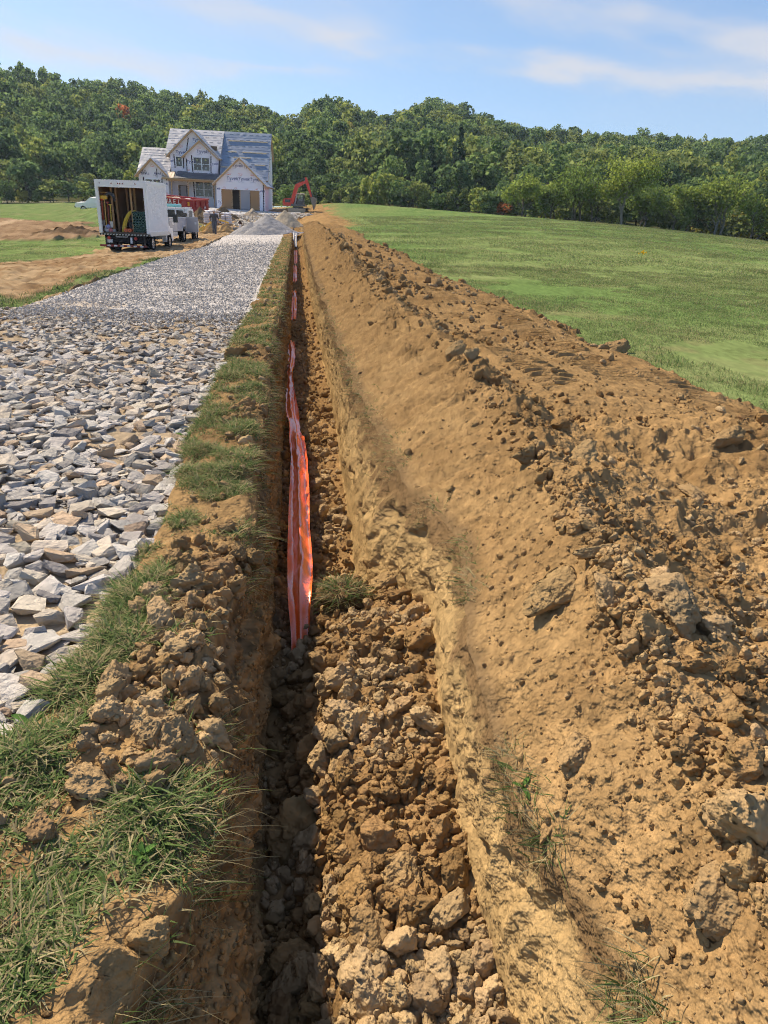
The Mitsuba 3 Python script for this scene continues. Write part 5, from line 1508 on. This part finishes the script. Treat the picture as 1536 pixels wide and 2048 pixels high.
for P_ in (((-.46, -.165, 1.36), (.54, -.165, 1.36), (.54, -.165, 2.09), (-.46, -.165, 2.09)), ((.59, -.11, 1.0), (.59, .81, 1.0), (.59, .81, 2.09), (.59, -.11, 2.09))):
    put(part('excavator', 'cab_pane'), (np.array(P_) @ EM[:3, :3].T + EM[:3, 3], np.array([[0, 1, 2], [0, 2, 3]])), 'pane', (.5, .5, .5))


def beam(name, pts, w, t, c, y):
    pts = np.array(pts, float); m = MB()
    for a, b, wa, wb in zip(pts[:-1], pts[1:], w[:-1], w[1:]):
        d = unit(b - a); n_ = np.array([-d[1], d[0]])
        m.poly([tuple(a + n_ * wa / 2), tuple(a - n_ * wa / 2), tuple(b - n_ * wb / 2), tuple(b + n_ * wb / 2)], y - t / 2, y + t / 2, c)
    for a, wa in zip(pts[1:-1], w[1:-1]):
        m.cyl((a[0], y - t / 2 - .002, a[1]), (a[0], y + t / 2 + .002, a[1]), wa / 2, c, 14)
    m.put(part('excavator', name), 'paint', EM)


BY = -.62
beam('boom', [(-.72, .95), (-.45, 1.9), (-.08, 2.95), (.55, 3.28), (1.02, 3.48)], [.36, .42, .46, .34, .24], .26, ER, BY)
beam('stick', [(.95, 3.95), (1.08, 3.45), (1.52, 2.2), (1.66, 1.72)], [.18, .36, .24, .18], .22, ER, BY)
beam('boom_cylinder', [(-.35, .95), (-.05, 2.1)], [.13, .10], .1, (.30, .30, .31), BY - .01)
beam('stick_cylinder', [(-.12, 3.22), (.90, 3.92)], [.13, .09], .1, (.06, .06, .06), BY)
beam('bucket_link', [(1.42, 2.55), (1.86, 1.98), (1.70, 1.78)], [.10, .09, .09], .12, (.06, .06, .06), BY)
ex('bucket', lambda m: (m.poly([(1.55, 1.80), (1.95, 1.86), (2.28, 1.62), (2.20, 1.1), (2.02, .62), (1.88, .58), (1.74, 1.10), (1.62, 1.3)], BY - .34, BY + .34, (.20, .17, .13))))
for i in range(4):
    ex('bucket_tooth', lambda m: m.poly([(1.88, .60), (2.0, .62), (1.90, .42)], BY - .32 + i * .19, BY - .25 + i * .19, (.16, .15, .14)))
# ------------------------------------------------------------------ heaps, sacks and bits of the building site


def heap(key, lat, d, rx, ry, h, colour, seed, label, cat, peaks=((0, 0, 1, 1),), amp=.12, fs=2.2, n=70, power=1.0, mat='matte_vc', dots=None):
    """A heap as a height field on the ground: peaks (x, y, height, spread) in its own half-widths."""
    u = np.linspace(-1.15, 1.15, n); Xh, Yh = np.meshgrid(u, u)
    z = np.zeros_like(Xh)
    for (px_, py_, hh, s) in peaks:
        r = np.hypot((Xh - px_) / s, (Yh - py_) / s)
        r = r * (1 + .16 * (fbm(P3(Xh * 2 + seed, Yh * 2, 1), 3, seed) - .5))
        z = np.maximum(z, hh * np.clip(1 - r, 0, 1) ** power * (1 - .0 * r))
    top = z > .002
    z = z * h
    W_ = (HM @ np.stack([lat + Xh.ravel() * rx, d + Yh.ravel() * ry, Xh.ravel() * 0, Xh.ravel() * 0 + 1]))[:3].T
    q = W_ * fs / 1.0
    z = z.ravel() + np.where(top.ravel(), amp * h * (2 * fbm(q + seed, 4, seed + 1) - 1), -.08)
    W_[:, 2] = land(W_[:, 0], W_[:, 1]) + z
    c = np.array(colour) * (.62 + .76 * fbm(W_ * 6, 3, seed + 2))[:, None] * (.8 + .4 * noise(W_ * 25, seed))[:, None]
    put(key, (W_, grid_faces(n, n)), mat, c, smooth=True)
    tag(key, label, cat)


heap('gravel_pile', -9.1, 50.9, 2.1, 1.9, 1.30, (.30, .30, .305), 3, 'large grey gravel pile standing at the end of the gravel road', 'gravel pile', ((.12, .25, 1, 1.0), (-.35, .0, .62, .72), (-.05, -.42, .55, .55), (.45, -.1, .55, .5)), .07, 2.0, 110)
heap('sand_pile', -9.0, 60.5, 1.5, 1.6, 1.35, (.38, .33, .25), 5, 'smaller beige gravel pile behind the big grey one', 'gravel pile', ((0, 0, 1, 1),), .06)
heap('dirt_heap', -17.0, 66.0, 1.5, 1.6, 1.25, (.16, .115, .07), 7, 'brown dirt heap in front of the red container', 'dirt heap', ((-.1, 0, 1, .95), (.4, .1, .7, .7)), .25)
heap('dirt_heap_001', -16.3, 71.0, 1.6, 1.4, 1.15, (.18, .13, .08), 8, 'brown dirt heap between red container and garage', 'dirt heap', ((0, 0, 1, 1),), .25)
heap('straw_heap', -13.9, 58.8, 1.4, .9, .75, (.40, .27, .13), 9, 'low tan soil heap behind the walking man', 'dirt heap', ((-.35, 0, 1, .65), (.4, .1, .95, .62)), .25)
heap('topsoil_heap', -20.4, 48.6, 1.9, 1.2, .65, (.10, .07, .045), 10, 'dark topsoil heap on the stripped patch behind the box truck', 'dirt heap', ((-.1, 0, 1, .8), (.5, .1, .6, .5)), .3)
heap('rubble_heap', -15.2, 80.0, 1.2, 1.2, .7, (.34, .29, .22), 12, 'rubble heap in front of the boarded garage', 'rubble heap', ((0, 0, 1, .9), (-.5, 0, .4, .5)), .35)
g = np.random.default_rng(61)
# pale stone rubble spread before the garage
n = 2600
la, dd = g.uniform(-18.5, -9.5, n), g.uniform(60, 88, n)
k = fbm(P3(la * .5, dd * .25, 2), 3, 121) > .40
la, dd = la[k], dd[k]
w = (HM @ np.stack([la, dd, la * 0, la * 0 + 1]))[:3].T
w[:, 2] = land(w[:, 0], w[:, 1]) + .04
n = len(w)
C = np.where(g.uniform(size=(n, 1)) < .65, (.50, .48, .43), (.33, .28, .21)) * g.uniform(.7, 1.2, (n, 1))
m_, c_, b_ = scatter_mesh(SHP, w, g.uniform(.06, .19, n), rotations(n, .4, g), C, g)
put('rubble', m_, 'rock', c_, False, b_); tag('rubble', 'pale broken stone spread between gravel pile and garage', 'rubble', kind='stuff')
w = (HM @ np.array([-14.2, 86.5, 0, 1]))
Xg, Yg = np.meshgrid(np.linspace(-22, -11.5, 60), np.linspace(82.5, 90.5, 30))
Wg = (HM @ np.stack([Xg.ravel(), Yg.ravel(), Xg.ravel() * 0, Xg.ravel() * 0 + 1]))[:3].T
Wg[:, 2] = land(Wg[:, 0], Wg[:, 1]) + .06 + .05 * fbm(Wg * 2, 3, 123)
put('gravel_apron', (Wg, grid_faces(30, 60)), 'rock_vc', np.array((.42, .42, .42)) * (.6 + .8 * noise(Wg * 9, 5))[:, None], smooth=True); tag('gravel_apron', 'pale gravel apron in front of the garage', kind='structure')

# sacks on two pallets
SG = ground_at(-14.6, 60.5)
for j, (x0, w_, lay) in enumerate(((-15.45, 1.15, 6), (-14.05, .75, 5))):
    k = numbered('pallet'); m = MB(); M_ = spot(x0, 60.3, SG + .35)
    for y in (0, .3, .6, .9):
        m.box((0, y, .1), (w_, y + .14, .125), (.42, .31, .19))
    for x in (0, w_ / 2 - .05, w_ - .1):
        m.box((x, 0, 0), (x + .1, 1.04, .099), (.36, .26, .16))
    m.put(k, 'matte', M_); tag(k, f'wooden pallet under the {("left", "right")[j]} stack of white sacks', 'pallet')
    for l in range(lay):
        for c in range(2):
            k = numbered('sack'); v, f = trimesh.creation.icosphere(subdivisions=3).vertices, trimesh.creation.icosphere(subdivisions=3).faces
            v = np.sign(v) * np.abs(v) ** np.array([.55, .55, .8]) * [w_ / 4 - .01, .5, .075] + [w_ / 4 + c * w_ / 2, .52, .20 + l * .125]
            v = v + .012 * (noise(v * 9 + l * 3 + c, 4) - .5)[:, None]
            put(k, (v @ M_[:3, :3].T + M_[:3, 3], f), 'matte', (.68, .67, .70), True)
            tag(k, f'white sack in the {ORD[l]} layer from the bottom on the {("left", "right")[j]} pallet, {("left", "right")[c]} column', 'sack', 'white sacks stacked on pallets')
    for i in range(2):
        k = numbered('pallet_cover'); v, f = clod_shape(700 + j * 3 + i, 2)
        if (j, i) in ((0, 0), (1, 0)):
            put(k, ((v * [w_ * .62, .55, .14] + [w_ / 2, .52, .26 + lay * .125]) @ M_[:3, :3].T + M_[:3, 3], f), 'paint', (.80, .79, .82)); tag(k, f'white plastic cover crumpled over the {("left", "right")[j]} sack stack', 'cover')

# yellow pipe lengths on the heap
for i, (a, b, c) in enumerate((((-14.98, 58.2, .02), (-14.6, 58.15, .42), (-14.15, 58.1, .70)), ((-13.75, 58.2, .86), (-13.4, 58.2, .78), (-12.95, 58.3, .66)), ((-15.25, 58.0, .0), (-15.0, 58.0, .20), (-14.8, 58.0, .34)))):
    p = np.array([a, b, c]); p[:, 2] += ground_at(-14, 58) + .12
    m = MB(); m.tube(p, .055, (.72, .47, .06), 8); k = numbered('yellow_pipe'); m.put(k, 'paint', HM)
    tag(k, ('yellow pipe lying up the left side of the tan heap', 'yellow pipe lying along the right crest of the tan heap', 'short yellow pipe end low at the left of the tan heap')[i], 'pipe')
a = np.linspace(0, 2 * np.pi, 24)
for i, (x, r) in enumerate(((-15.35, .32), (-15.1, .25))):
    m = MB(); m.tube(np.stack([x + r * np.cos(a), 58.4 + .1 * np.sin(a), ground_at(-15, 58.4) + .36 + r * .9 * np.sin(a)], 1), .04, (.50, .50, .16), 7); k = numbered('hose_coil'); m.put(k, 'paint', HM)
    tag(k, f'{("larger", "smaller")[i]} yellow-green hose coil left of the tan heap', 'hose')

# stake with a dark cap beside the gravel pile
k = numbered('marker_post'); z = ground_at(-12.02, 58)
m = MB(); m.cyl((-12.02, 58, z - .1), (-12.02, 58, z + .62), .07, (.72, .72, .74), 12); m.put(k, 'paint', HM); tag(k, 'white post with a dark cap left of the grey gravel pile', 'post')
one(k, 'cap', lambda m: (m.cyl((-12.02, 58, z + .60), (-12.02, 58, z + .70), .13, (.06, .035, .03), 12), m.cyl((-12.02, 58, z + .70), (-12.02, 58, z + .82), .13, (.06, .035, .03), 12, r2=.05)))

# white board and grey conduits across the far end of the trench
bz = float(land(-.1, 47)) + .24
k = numbered('white_plank'); m = MB(); m.box((-.62, 46.9, bz), (.42, 47.06, bz + .05), (.78, .78, .80)); m.box((-.62, 46.9, bz + .051), (-.35, 47.06, bz + .10), (.78, .78, .8)); m.put(k, 'paint'); tag(k, 'white plank laid across the far end of the trench', 'plank')
for i, x in enumerate((-.16, -.02)):
    k = numbered('grey_conduit'); m = MB(); m.tube([(x, 46.85, bz - .02), (x, 46.6, bz - .12), (x - .01, 45.8, bz - .55), (x - .02, 44, bz - .72)], .045, (.45, .46, .48), 10); m.put(k, 'paint'); tag(k, f'{("left", "right")[i]} grey conduit running down into the trench below the white plank', 'conduit')

# ------------------------------------------------------------------ the marker tape along the trench floor
pathc = np.array([(3.42, .02, -.80, .10), (3.52, .02, -.60, .11), (3.62, .015, -.54, .13), (3.75, .015, -.52, .155), (4.1, .02, -.55, .16), (4.8, .015, -.56, .16), (5.6, .02, -.58, .165), (6.6, .02, -.60, .165), (7.4, -.01, -.60, .15), (8.2, -.05, -.62, .15), (9.3, -.09, -.60, .13), (10.6, -.10, -.63, .12), (12.4, -.09, -.62, .14), (13.6, -.11, -.66, .12),
                  (15, -.1, -.90, .12), (17, -.08, -.95, .12), (18, -.07, -.68, .13), (22, -.06, -.66, .13), (25, -.07, -.9, .13), (28, -.05, -.64, .14), (32, -.06, -.62, .14), (34, -.06, -.85, .14), (37, -.04, -.56, .15), (42, -.05, -.5, .16), (44, -.05, -.7, .15)], float)
yy_ = np.concatenate([np.arange(3.42, 14, .018), np.arange(14, 44, .06)])
cx_, cz_, cw_ = (np.interp(yy_, pathc[:, 0], pathc[:, k]) for k in (1, 2, 3))
ker = np.exp(-np.linspace(-2, 2, 25) ** 2); ker /= ker.sum()
sm = lambda a: np.convolve(np.pad(a, 12, 'edge'), ker, 'valid')
cx_, cz_, cw_ = sm(cx_), sm(cz_), sm(cw_)
gl_ = land(cx_, yy_)
tw = .35 * (2 * fbm(P3(yy_ * .9, yy_ * 0, 3), 2, 141) - 1) + 1.1 * np.exp(-((yy_ - 10.5) / .9) ** 2) - .7 * np.exp(-((yy_ - 7.6) / .5) ** 2) + .25 * np.sin(yy_ * 2.1) + .1
ss = np.linspace(-.5, .5, 15)
fold = .026 * np.cos(ss[None] * 2 * np.pi * 1.5 + 1.2 * (2 * fbm(P3(yy_ * .5, yy_ * 0, 9), 2, 142) - 1)[:, None]) + .022 * (2 * fbm(P3(yy_[:, None] * 5 + 0 * ss, ss[None] * 6 + 0 * yy_[:, None], 2), 3, 143) - 1)
ca, sa = np.cos(tw)[:, None], np.sin(tw)[:, None]
lx, lz = ss[None] * cw_[:, None], fold * (cw_ / .18)[:, None]
Vt_ = np.stack([cx_[:, None] + lx * ca - lz * sa, np.broadcast_to(yy_[:, None], lx.shape), (gl_ + cz_)[:, None] + .03 + lx * sa + lz * ca], -1)
put('marker_tape', (Vt_.reshape(-1, 3), grid_faces(len(yy_), len(ss))), 'film', (.92, .16, .025), True)
tag('marker_tape', 'crumpled glossy orange plastic tape lying along the trench floor', 'tape')

# ------------------------------------------------------------------ sod, weeds, a wild flower
sx, sy = .25, 3.6
p, nn = on_section(np.array([sy]), np.array([COLS[2] + nz_[2] * .52]))
p = p[0] + [0, 0, .05]
v, f = clod_shape(801, 3); put('sod_clump', (v * [.15, .13, .11] + p, f), 'soil', (.13, .085, .045), True, .7 + .6 * fbm(v * 3, 2, 4)); tag('sod_clump', 'dark clump of sod with grass fallen onto the trench floor', 'sod')
g = np.random.default_rng(71); n = 420
d = unit(g.normal(size=(n, 3)) * [1, 1, .5] + [0, 0, .75])
v, f, m = blades(p + d * [.12, .11, .09], d, g.uniform(.05, .13, n), g.uniform(.003, .006, n), g, 3, 1.2, .4)
put('sod_clump__grass', (v, f), 'blade', np.repeat(grass_colour(n, g, .45), m, 0))


def weed(x, y, size, n, label):
    k = numbered('weed'); q = np.random.default_rng(int(abs(x * 1000 + y * 100))); r = np.interp(y, ys, np.arange(len(ys)))
    i = int(r); j = int(np.argmin(np.abs(VE[i, :, 0] - x))); b = VE[i, j]
    m = MB(); m.tube([b - [0, 0, .01], b + [0, 0, size * .4]], .003, (.12, .17, .05), 5); m.put(k, 'blade'); tag(k, label, 'weed')
    for h in range(n):
        a = h * 2.4 + q.uniform(-.4, .4); e = q.uniform(.2, .9); L_ = size * q.uniform(.7, 1.1)
        dx_ = np.array([math.cos(a) * math.cos(e), math.sin(a) * math.cos(e), math.sin(e)]); s_ = unit(np.cross(dx_, [0, 0, 1.0]))
        t = np.linspace(0, 1, 6); w_ = .34 * L_ * np.sin(np.pi * np.clip(t * .93 + .05, 0, 1)) ** .8
        c = b + [0, 0, size * .3 * h / n] + t[:, None] * dx_ * L_ - np.array([0, 0, 1]) * (t ** 2)[:, None] * L_ * .35
        vv_ = np.stack([c - s_ * w_[:, None] / 2 + [0, 0, .004], c, c + s_ * w_[:, None] / 2 + [0, 0, .004]], 1).reshape(-1, 3)
        put(part(k, 'leaf'), (vv_, grid_faces(6, 3)), 'blade', np.array((.10, .20, .05)) * q.uniform(.8, 1.3), True)


weed(-.93, 5.35, .11, 6, 'light green broad-leaved weed at the edge of the stones')
weed(-.40, 1.40, .045, 9, 'clover-like weed in the trampled grass near the trench lip')
weed(.66, 1.56, .05, 4, 'small green weed growing from the right lip of the trench')
weed(-.86, 1.98, .08, 5, 'young weed beside the stones at the left edge')
z = fieldz(14.7, 30.9)
k = 'wild_flower'; m = MB(); m.tube([(14.7, 30.9, z), (14.72, 30.9, z + .35)], .012, (.12, .17, .05), 5); m.put(k, 'matte'); tag(k, 'single yellow wild flower standing in the field', 'flower')
q = np.random.default_rng(3); m = MB()
for i in range(18):
    c = np.array([14.72, 30.9, z + .36]) + q.normal(0, .05, 3); d = unit(q.normal(size=3)); e = unit(np.cross(d, q.normal(size=3)))
    m.add([c - d * .04, c + e * .035, c + d * .04, c - e * .035], [[0, 1, 2, 3]], (.75, .48, .03))
m.put(part(k, 'blossom'), 'blade')

# ------------------------------------------------------------------ edge of the wood: shrubs, spindly trees, the odd coloured tree
g = np.random.default_rng(41)
tones = ['olive', 'light', 'mid', 'deep', 'light', 'olive', 'yellow']
shr = []
for a in np.linspace(-.60, .66, 78):
    f_ = along(FOOT, np.array([a]))[0]
    f_ = f_ * (1 - g.uniform(.0, .035)); f_[2] = land(f_[0], f_[1])
    tone = tones[g.integers(0, 7)]
    if tone == 'yellow' and g.uniform() < .6: tone = 'olive'
    h = g.uniform(2.6, 5.0) * (1.15 if a > .1 else .9)
    sh = {'olive': (7, 4), 'light': (1, 4), 'mid': (6, 3), 'deep': (2, 3), 'yellow': (0,)}[tone]
    where = 'left of the house' if a < -.19 else 'behind the house' if a < -.03 else 'beyond the digger' if a < .12 else 'along the middle of the field edge' if a < .36 else 'along the right field edge'
    kk = lone_tree(f_[0], f_[1], f_[2] - .5, h, h * g.uniform(1.0, 1.5), tone, sh[g.integers(0, len(sh))], 'x', 'shrub')
    shr.append((f'low {LOOK[tone]} shrub {where}', a, kk))
line_up(shr, 'shrub')
hp = hill(np.array([-.2036, -.0595, -.285, .17, .205, .24]), np.array([.47, .80, .20, .05, .05, .08]))
lone_tree(*hp[0], 10.5, 7, 'rust', 1, 'single rust orange tree among the green on the left hillside', 'rust_tree')
lone_tree(*hp[1], 8.5, 7, 'yellow', 0, 'yellowing tree high on the slope above the house roof', 'yellow_tree')
lone_tree(*hp[3], 9, 9, 'pine', 5, 'dark conifer at the wood edge, left of two', 'conifer')
lone_tree(*hp[4], 11, 9, 'pine', 5, 'dark conifer at the wood edge, taller of two', 'conifer')
hq_ = along(FOOT, np.array([.268]))[0] * .97; hq_[2] = land(hq_[0], hq_[1]) - .1
lone_tree(hq_[0], hq_[1], hq_[2], 2.0, 3.6, 'rust', 1, 'low rust coloured shrub at the middle of the field edge', 'rust_shrub')


def spindly(lat, d, h, spread, seed, label, name='walnut_tree', leaf=(.24, .26, .05), nleaf=3600, size=.17, zoff=0.0, trunks=1, bark=(.12, .10, .085)):
    """A tree with a visible trunk and limbs: branches fork three times, leaf sprays sit along the outer twigs."""
    q = np.random.default_rng(seed); M = spot(lat, d, 0); base = np.array([0, 0, 0.0]); m = MB(); tips = []
    def grow(p, dr_, L_, r, lev):
        n = 5; pts = [p]
        for i in range(n):
            dr_ = unit(dr_ + q.normal(0, .13, 3) + [0, 0, .05]); pts.append(pts[-1] + dr_ * L_ / n)
        m.tube(np.array(pts), np.linspace(r, r * .55, n + 1), bark, 6 if lev < 2 else 4)
        if lev >= 1: tips.extend(pts[2:] if lev > 1 else pts[4:])
        if lev < 3:
            for c in range((5, 4, 4)[lev]):
                a = q.uniform(0, 6.28); s = pts[(5, 5, 4, 3, 2)[c]]
                dd_ = unit(dr_ + np.array([math.cos(a), math.sin(a), -.1]) * q.uniform(.5, 1.1) * spread)
                grow(s, dd_, L_ * q.uniform(.5, .85), r * .52, lev + 1)
    for t in range(trunks):
        grow(base + [t * .5, 0, 0], unit(np.array([q.normal(0, .05) + .10 * t, q.normal(0, .05), 1.0])), h * .34, .020 * h, 0)
    k = numbered(name)
    gz = ground_at(lat, d) - .1 + zoff
    M2 = M.copy(); M2[2, 3] = gz
    m.put(k + '__trunk', 'matte', M2)
    T_ = np.array(tips); c = T_[q.integers(0, len(T_), nleaf)] + q.normal(0, .055 * h, (nleaf, 3)) * [1, 1, .9]
    nrm = unit(q.normal(size=(nleaf, 3)) + [0, 0, .4]); a = unit(np.cross(nrm, q.normal(size=(nleaf, 3)))); b = np.cross(nrm, a); s = size * q.uniform(.6, 1.4, nleaf)[:, None]
    v = np.stack([c - a * s, c + b * s * .5, c + a * s, c - b * s * .5], 1).reshape(-1, 3); i = np.arange(nleaf)[:, None] * 4
    put(k + '__crown', (v @ M2[:3, :3].T + M2[:3, 3], np.vstack([i + [0, 1, 2], i + [0, 2, 3]])), 'leaf', leaf, False, np.repeat(q.uniform(.6, 1.35, nleaf), 4))
    tag(k, label, 'tree')


Y1, Y2, Y3 = (.25, .33, .08), (.19, .27, .07), (.29, .36, .08)
for i, (la, dd, h, sp, lf, n, tr, bk, lab) in enumerate((
        (14.6, 92, 6.4, 1.0, Y1, 3600, 1, (.12, .10, .085), 'thin yellow-green tree with forked trunk at the middle of the field edge'),
        (17.8, 93, 5.2, 1.1, Y2, 3200, 2, (.12, .10, .085), 'low twin-stemmed tree between the two left field-edge trees'),
        (20.6, 90, 7.6, 1.0, Y2, 4200, 2, (.09, .075, .06), 'dark-limbed open tree left of the tallest field-edge tree'),
        (23.0, 92, 5.8, 1.1, Y3, 3400, 1, (.12, .10, .085), 'spreading light tree just left of the tallest field-edge tree'),
        (25.4, 88, 9.2, .95, Y3, 6000, 1, (.22, .20, .17), 'tallest yellow-green tree with pale trunk at the field edge'),
        (28.2, 90, 6.4, 1.1, Y2, 4000, 2, (.12, .10, .085), 'rounded green tree just right of the tallest field-edge tree'),
        (31.0, 87, 6.0, 1.1, Y1, 3800, 1, (.14, .12, .1), 'small spreading tree between the two tall field-edge trees'),
        (33.2, 89, 6.6, 1.0, Y2, 4000, 1, (.12, .10, .085), 'leaning green tree left of the thick grey trunk'),
        (35.4, 86, 8.4, 1.1, Y1, 5600, 2, (.17, .155, .135), 'broad yellow-green tree with thick grey trunk near the right edge of the field'),
        (38.6, 84, 5.6, 1.2, Y3, 4200, 2, (.12, .10, .085), 'bushy light tree right of the thick grey trunk'))):
    spindly(la, dd, h, sp, 20 + i, lab, leaf=lf, nleaf=n, trunks=tr, bark=bk, size=.15)
spindly(29.5, 56, 6.2, .7, 16, 'dark large-leaved tree cut by the right border of the picture', 'dark_tree', (.085, .14, .05), 4200, .16)

# ------------------------------------------------------------------ the man walking down from the house
import manifold3d


def limb(joints, L_=.02):
    """One surface over chains of spheres: each pair of neighbours is hulled, all are joined, then smoothed."""
    parts_ = []
    for (p, r), (q_, s) in joints:
        a = manifold3d.Manifold.sphere(r, 14).translate(tuple(map(float, p))); b = manifold3d.Manifold.sphere(s, 14).translate(tuple(map(float, q_)))
        parts_.append(manifold3d.Manifold.batch_hull([a, b]))
    mm = manifold3d.Manifold.batch_boolean(parts_, manifold3d.OpType.Add).refine_to_length(L_)
    me = mm.to_mesh(); t = trimesh.Trimesh(me.vert_properties[:, :3], me.tri_verts, process=True)
    trimesh.smoothing.filter_taubin(t, iterations=8)
    return t


GP = ground_at(-13.4, 55.6)
MM = spot(-13.4, 55.6, GP - .02, 180 + 8)                                 # faces down the road towards the eye: +y is his front
tag('person', 'man in cap, dark shirt and jeans walking down the dirt yard', 'person')
J = dict(head=(0, .03, 1.60), neck=(0, .0, 1.44), chest=(0, 0, 1.26), waist=(0, 0, 1.02), hipL=(-.09, 0, .92), hipR=(.09, 0, .92), kneeL=(-.085, .10, .50), ankL=(-.08, .02, .09), toeL=(-.085, .17, .045), kneeR=(.085, .03, .49), ankR=(.08, -.16, .13), toeR=(.085, -.04, .045),
         shL=(-.19, 0, 1.38), shR=(.19, 0, 1.38), elL=(-.30, -.06, 1.12), elR=(.31, .0, 1.13), wrL=(-.27, .10, .92), wrR=(.30, .17, 1.0))
J = {k_: np.array(v_) for k_, v_ in J.items()}
c = lambda *a: [((J[a[i]], a[i + 1]), (J[a[i + 2]], a[i + 3])) for i in range(0, len(a) - 3, 2)]
body = c('neck', .06, 'chest', .10) + c('chest', .10, 'waist', .10) + c('shL', .055, 'elL', .042, 'wrL', .03) + c('shR', .055, 'elR', .042, 'wrR', .03) + c('shL', .055, 'shR', .055) + c('waist', .1, 'hipL', .08, 'kneeL', .055, 'ankL', .04, 'toeL', .035) + c('waist', .1, 'hipR', .08, 'kneeR', .055, 'ankR', .04, 'toeR', .035) + c('neck', .055, 'head', .075)
body += [((J['head'] + [0, .02, -.05], .06), (J['head'] + [0, -.01, .04], .088)), ((J['head'] + [0, .085, -.005], .016), (J['head'] + [0, .10, -.03], .014)), ((J['head'] + [0, .07, -.075], .03), (J['head'] + [0, .05, -.08], .035)),
         ((J['head'] + [.085, -.01, .0], .02), (J['head'] + [.085, -.01, -.03], .014)), ((J['head'] + [-.085, -.01, .0], .02), (J['head'] + [-.085, -.01, -.03], .014))]
for s, wn, en in ((-1, 'wrL', 'elL'), (1, 'wrR', 'elR')):
    d = unit(J[wn] - J[en]); w0 = J[wn]; palm = w0 + d * .09; side = np.array([s * 1.0, 0, 0]); fwd = unit(np.cross(side, d))
    body.append(((w0, .028), (palm, .032)))
    for i, L_ in enumerate((.066, .075, .07, .055)):
        b_ = palm + fwd * (.027 - .018 * i); mid = b_ + d * L_ * .6 - side * .008; body += [((b_, .0105), (mid, .0095)), ((mid, .0095), (mid + d * L_ * .45 - side * .02, .0085))]
    th = w0 + d * .035 + fwd * .025; body += [((th, .013), (th + fwd * .035 + d * .03, .011)), ((th + fwd * .035 + d * .03, .011), (th + fwd * .04 + d * .06, .009))]
t = limb(body, .02); put('person__body', (np.array(t.vertices) @ MM[:3, :3].T + MM[:3, 3], t.faces), 'matte', (.42, .235, .16), True)
for nm, ch, col_ in (('shirt', c('shL', .075, 'shR', .075) + c('shL', .072, 'elL', .058) + c('shR', .072, 'elR', .058) + [((J['chest'] + [.07, 0, .04], .125), (J['waist'] + [.05, 0, -.06], .12)), ((J['chest'] + [-.07, 0, .04], .125), (J['waist'] + [-.05, 0, -.06], .12)), ((J['chest'] + [.07, 0, .04], .125), (J['chest'] + [-.07, 0, .04], .125)), ((J['waist'] + [.05, 0, -.06], .12), (J['waist'] + [-.05, 0, -.06], .12))], (.075, .075, .085)),
                     ('trousers', c('hipL', .112, 'kneeL', .078, 'ankL', .06) + c('hipR', .112, 'kneeR', .078, 'ankR', .06) + c('hipL', .118, 'hipR', .118), (.10, .115, .14)),
                     ('boots', [((J['ankL'] + [0, -.03, -.03], .055), (J['toeL'] + [0, .03, 0], .045)), ((J['ankR'] + [0, -.02, -.05], .055), (J['toeR'] + [0, .03, 0], .045))], (.30, .26, .22)),
                     ('cap', [((J['head'] + [0, -.01, .055], .100), (J['head'] + [0, -.005, .05], .098)), ((J['head'] + [.05, .10, .045], .012), (J['head'] + [.03, .17, .035], .010)), ((J['head'] + [-.05, .10, .045], .012), (J['head'] + [-.03, .17, .035], .010)), ((J['head'] + [.05, .10, .045], .012), (J['head'] + [-.05, .10, .045], .012)), ((J['head'] + [.03, .17, .035], .012), (J['head'] + [-.03, .17, .035], .012)), ((J['head'] + [0, .08, .05], .03), (J['head'] + [0, .16, .04], .014))], (.72, .68, .66))):
    t = limb(ch, .03)
    put(f'person__{nm}', (np.array(t.vertices) @ MM[:3, :3].T + MM[:3, 3], t.faces), 'matte', col_, True)

# ------------------------------------------------------------------ the summer haze that pales the far wood
scene['air'] = {'type': 'homogeneous', 'albedo': {'type': 'rgb', 'value': [.95, .95, .96]}, 'sigma_t': {'type': 'rgb', 'value': [.00018, .00023, .00030]}}
scene['haze'] = {'type': 'cube', 'to_world': T().translate([0, 150, 35]).scale([400, 330, 50]), 'bsdf': {'type': 'null'}, 'interior': {'type': 'ref', 'id': 'air'}}
tag('haze', 'thin bluish summer haze over the valley', 'haze', kind='stuff')
scene['camera']['medium'] = {'type': 'ref', 'id': 'air'}
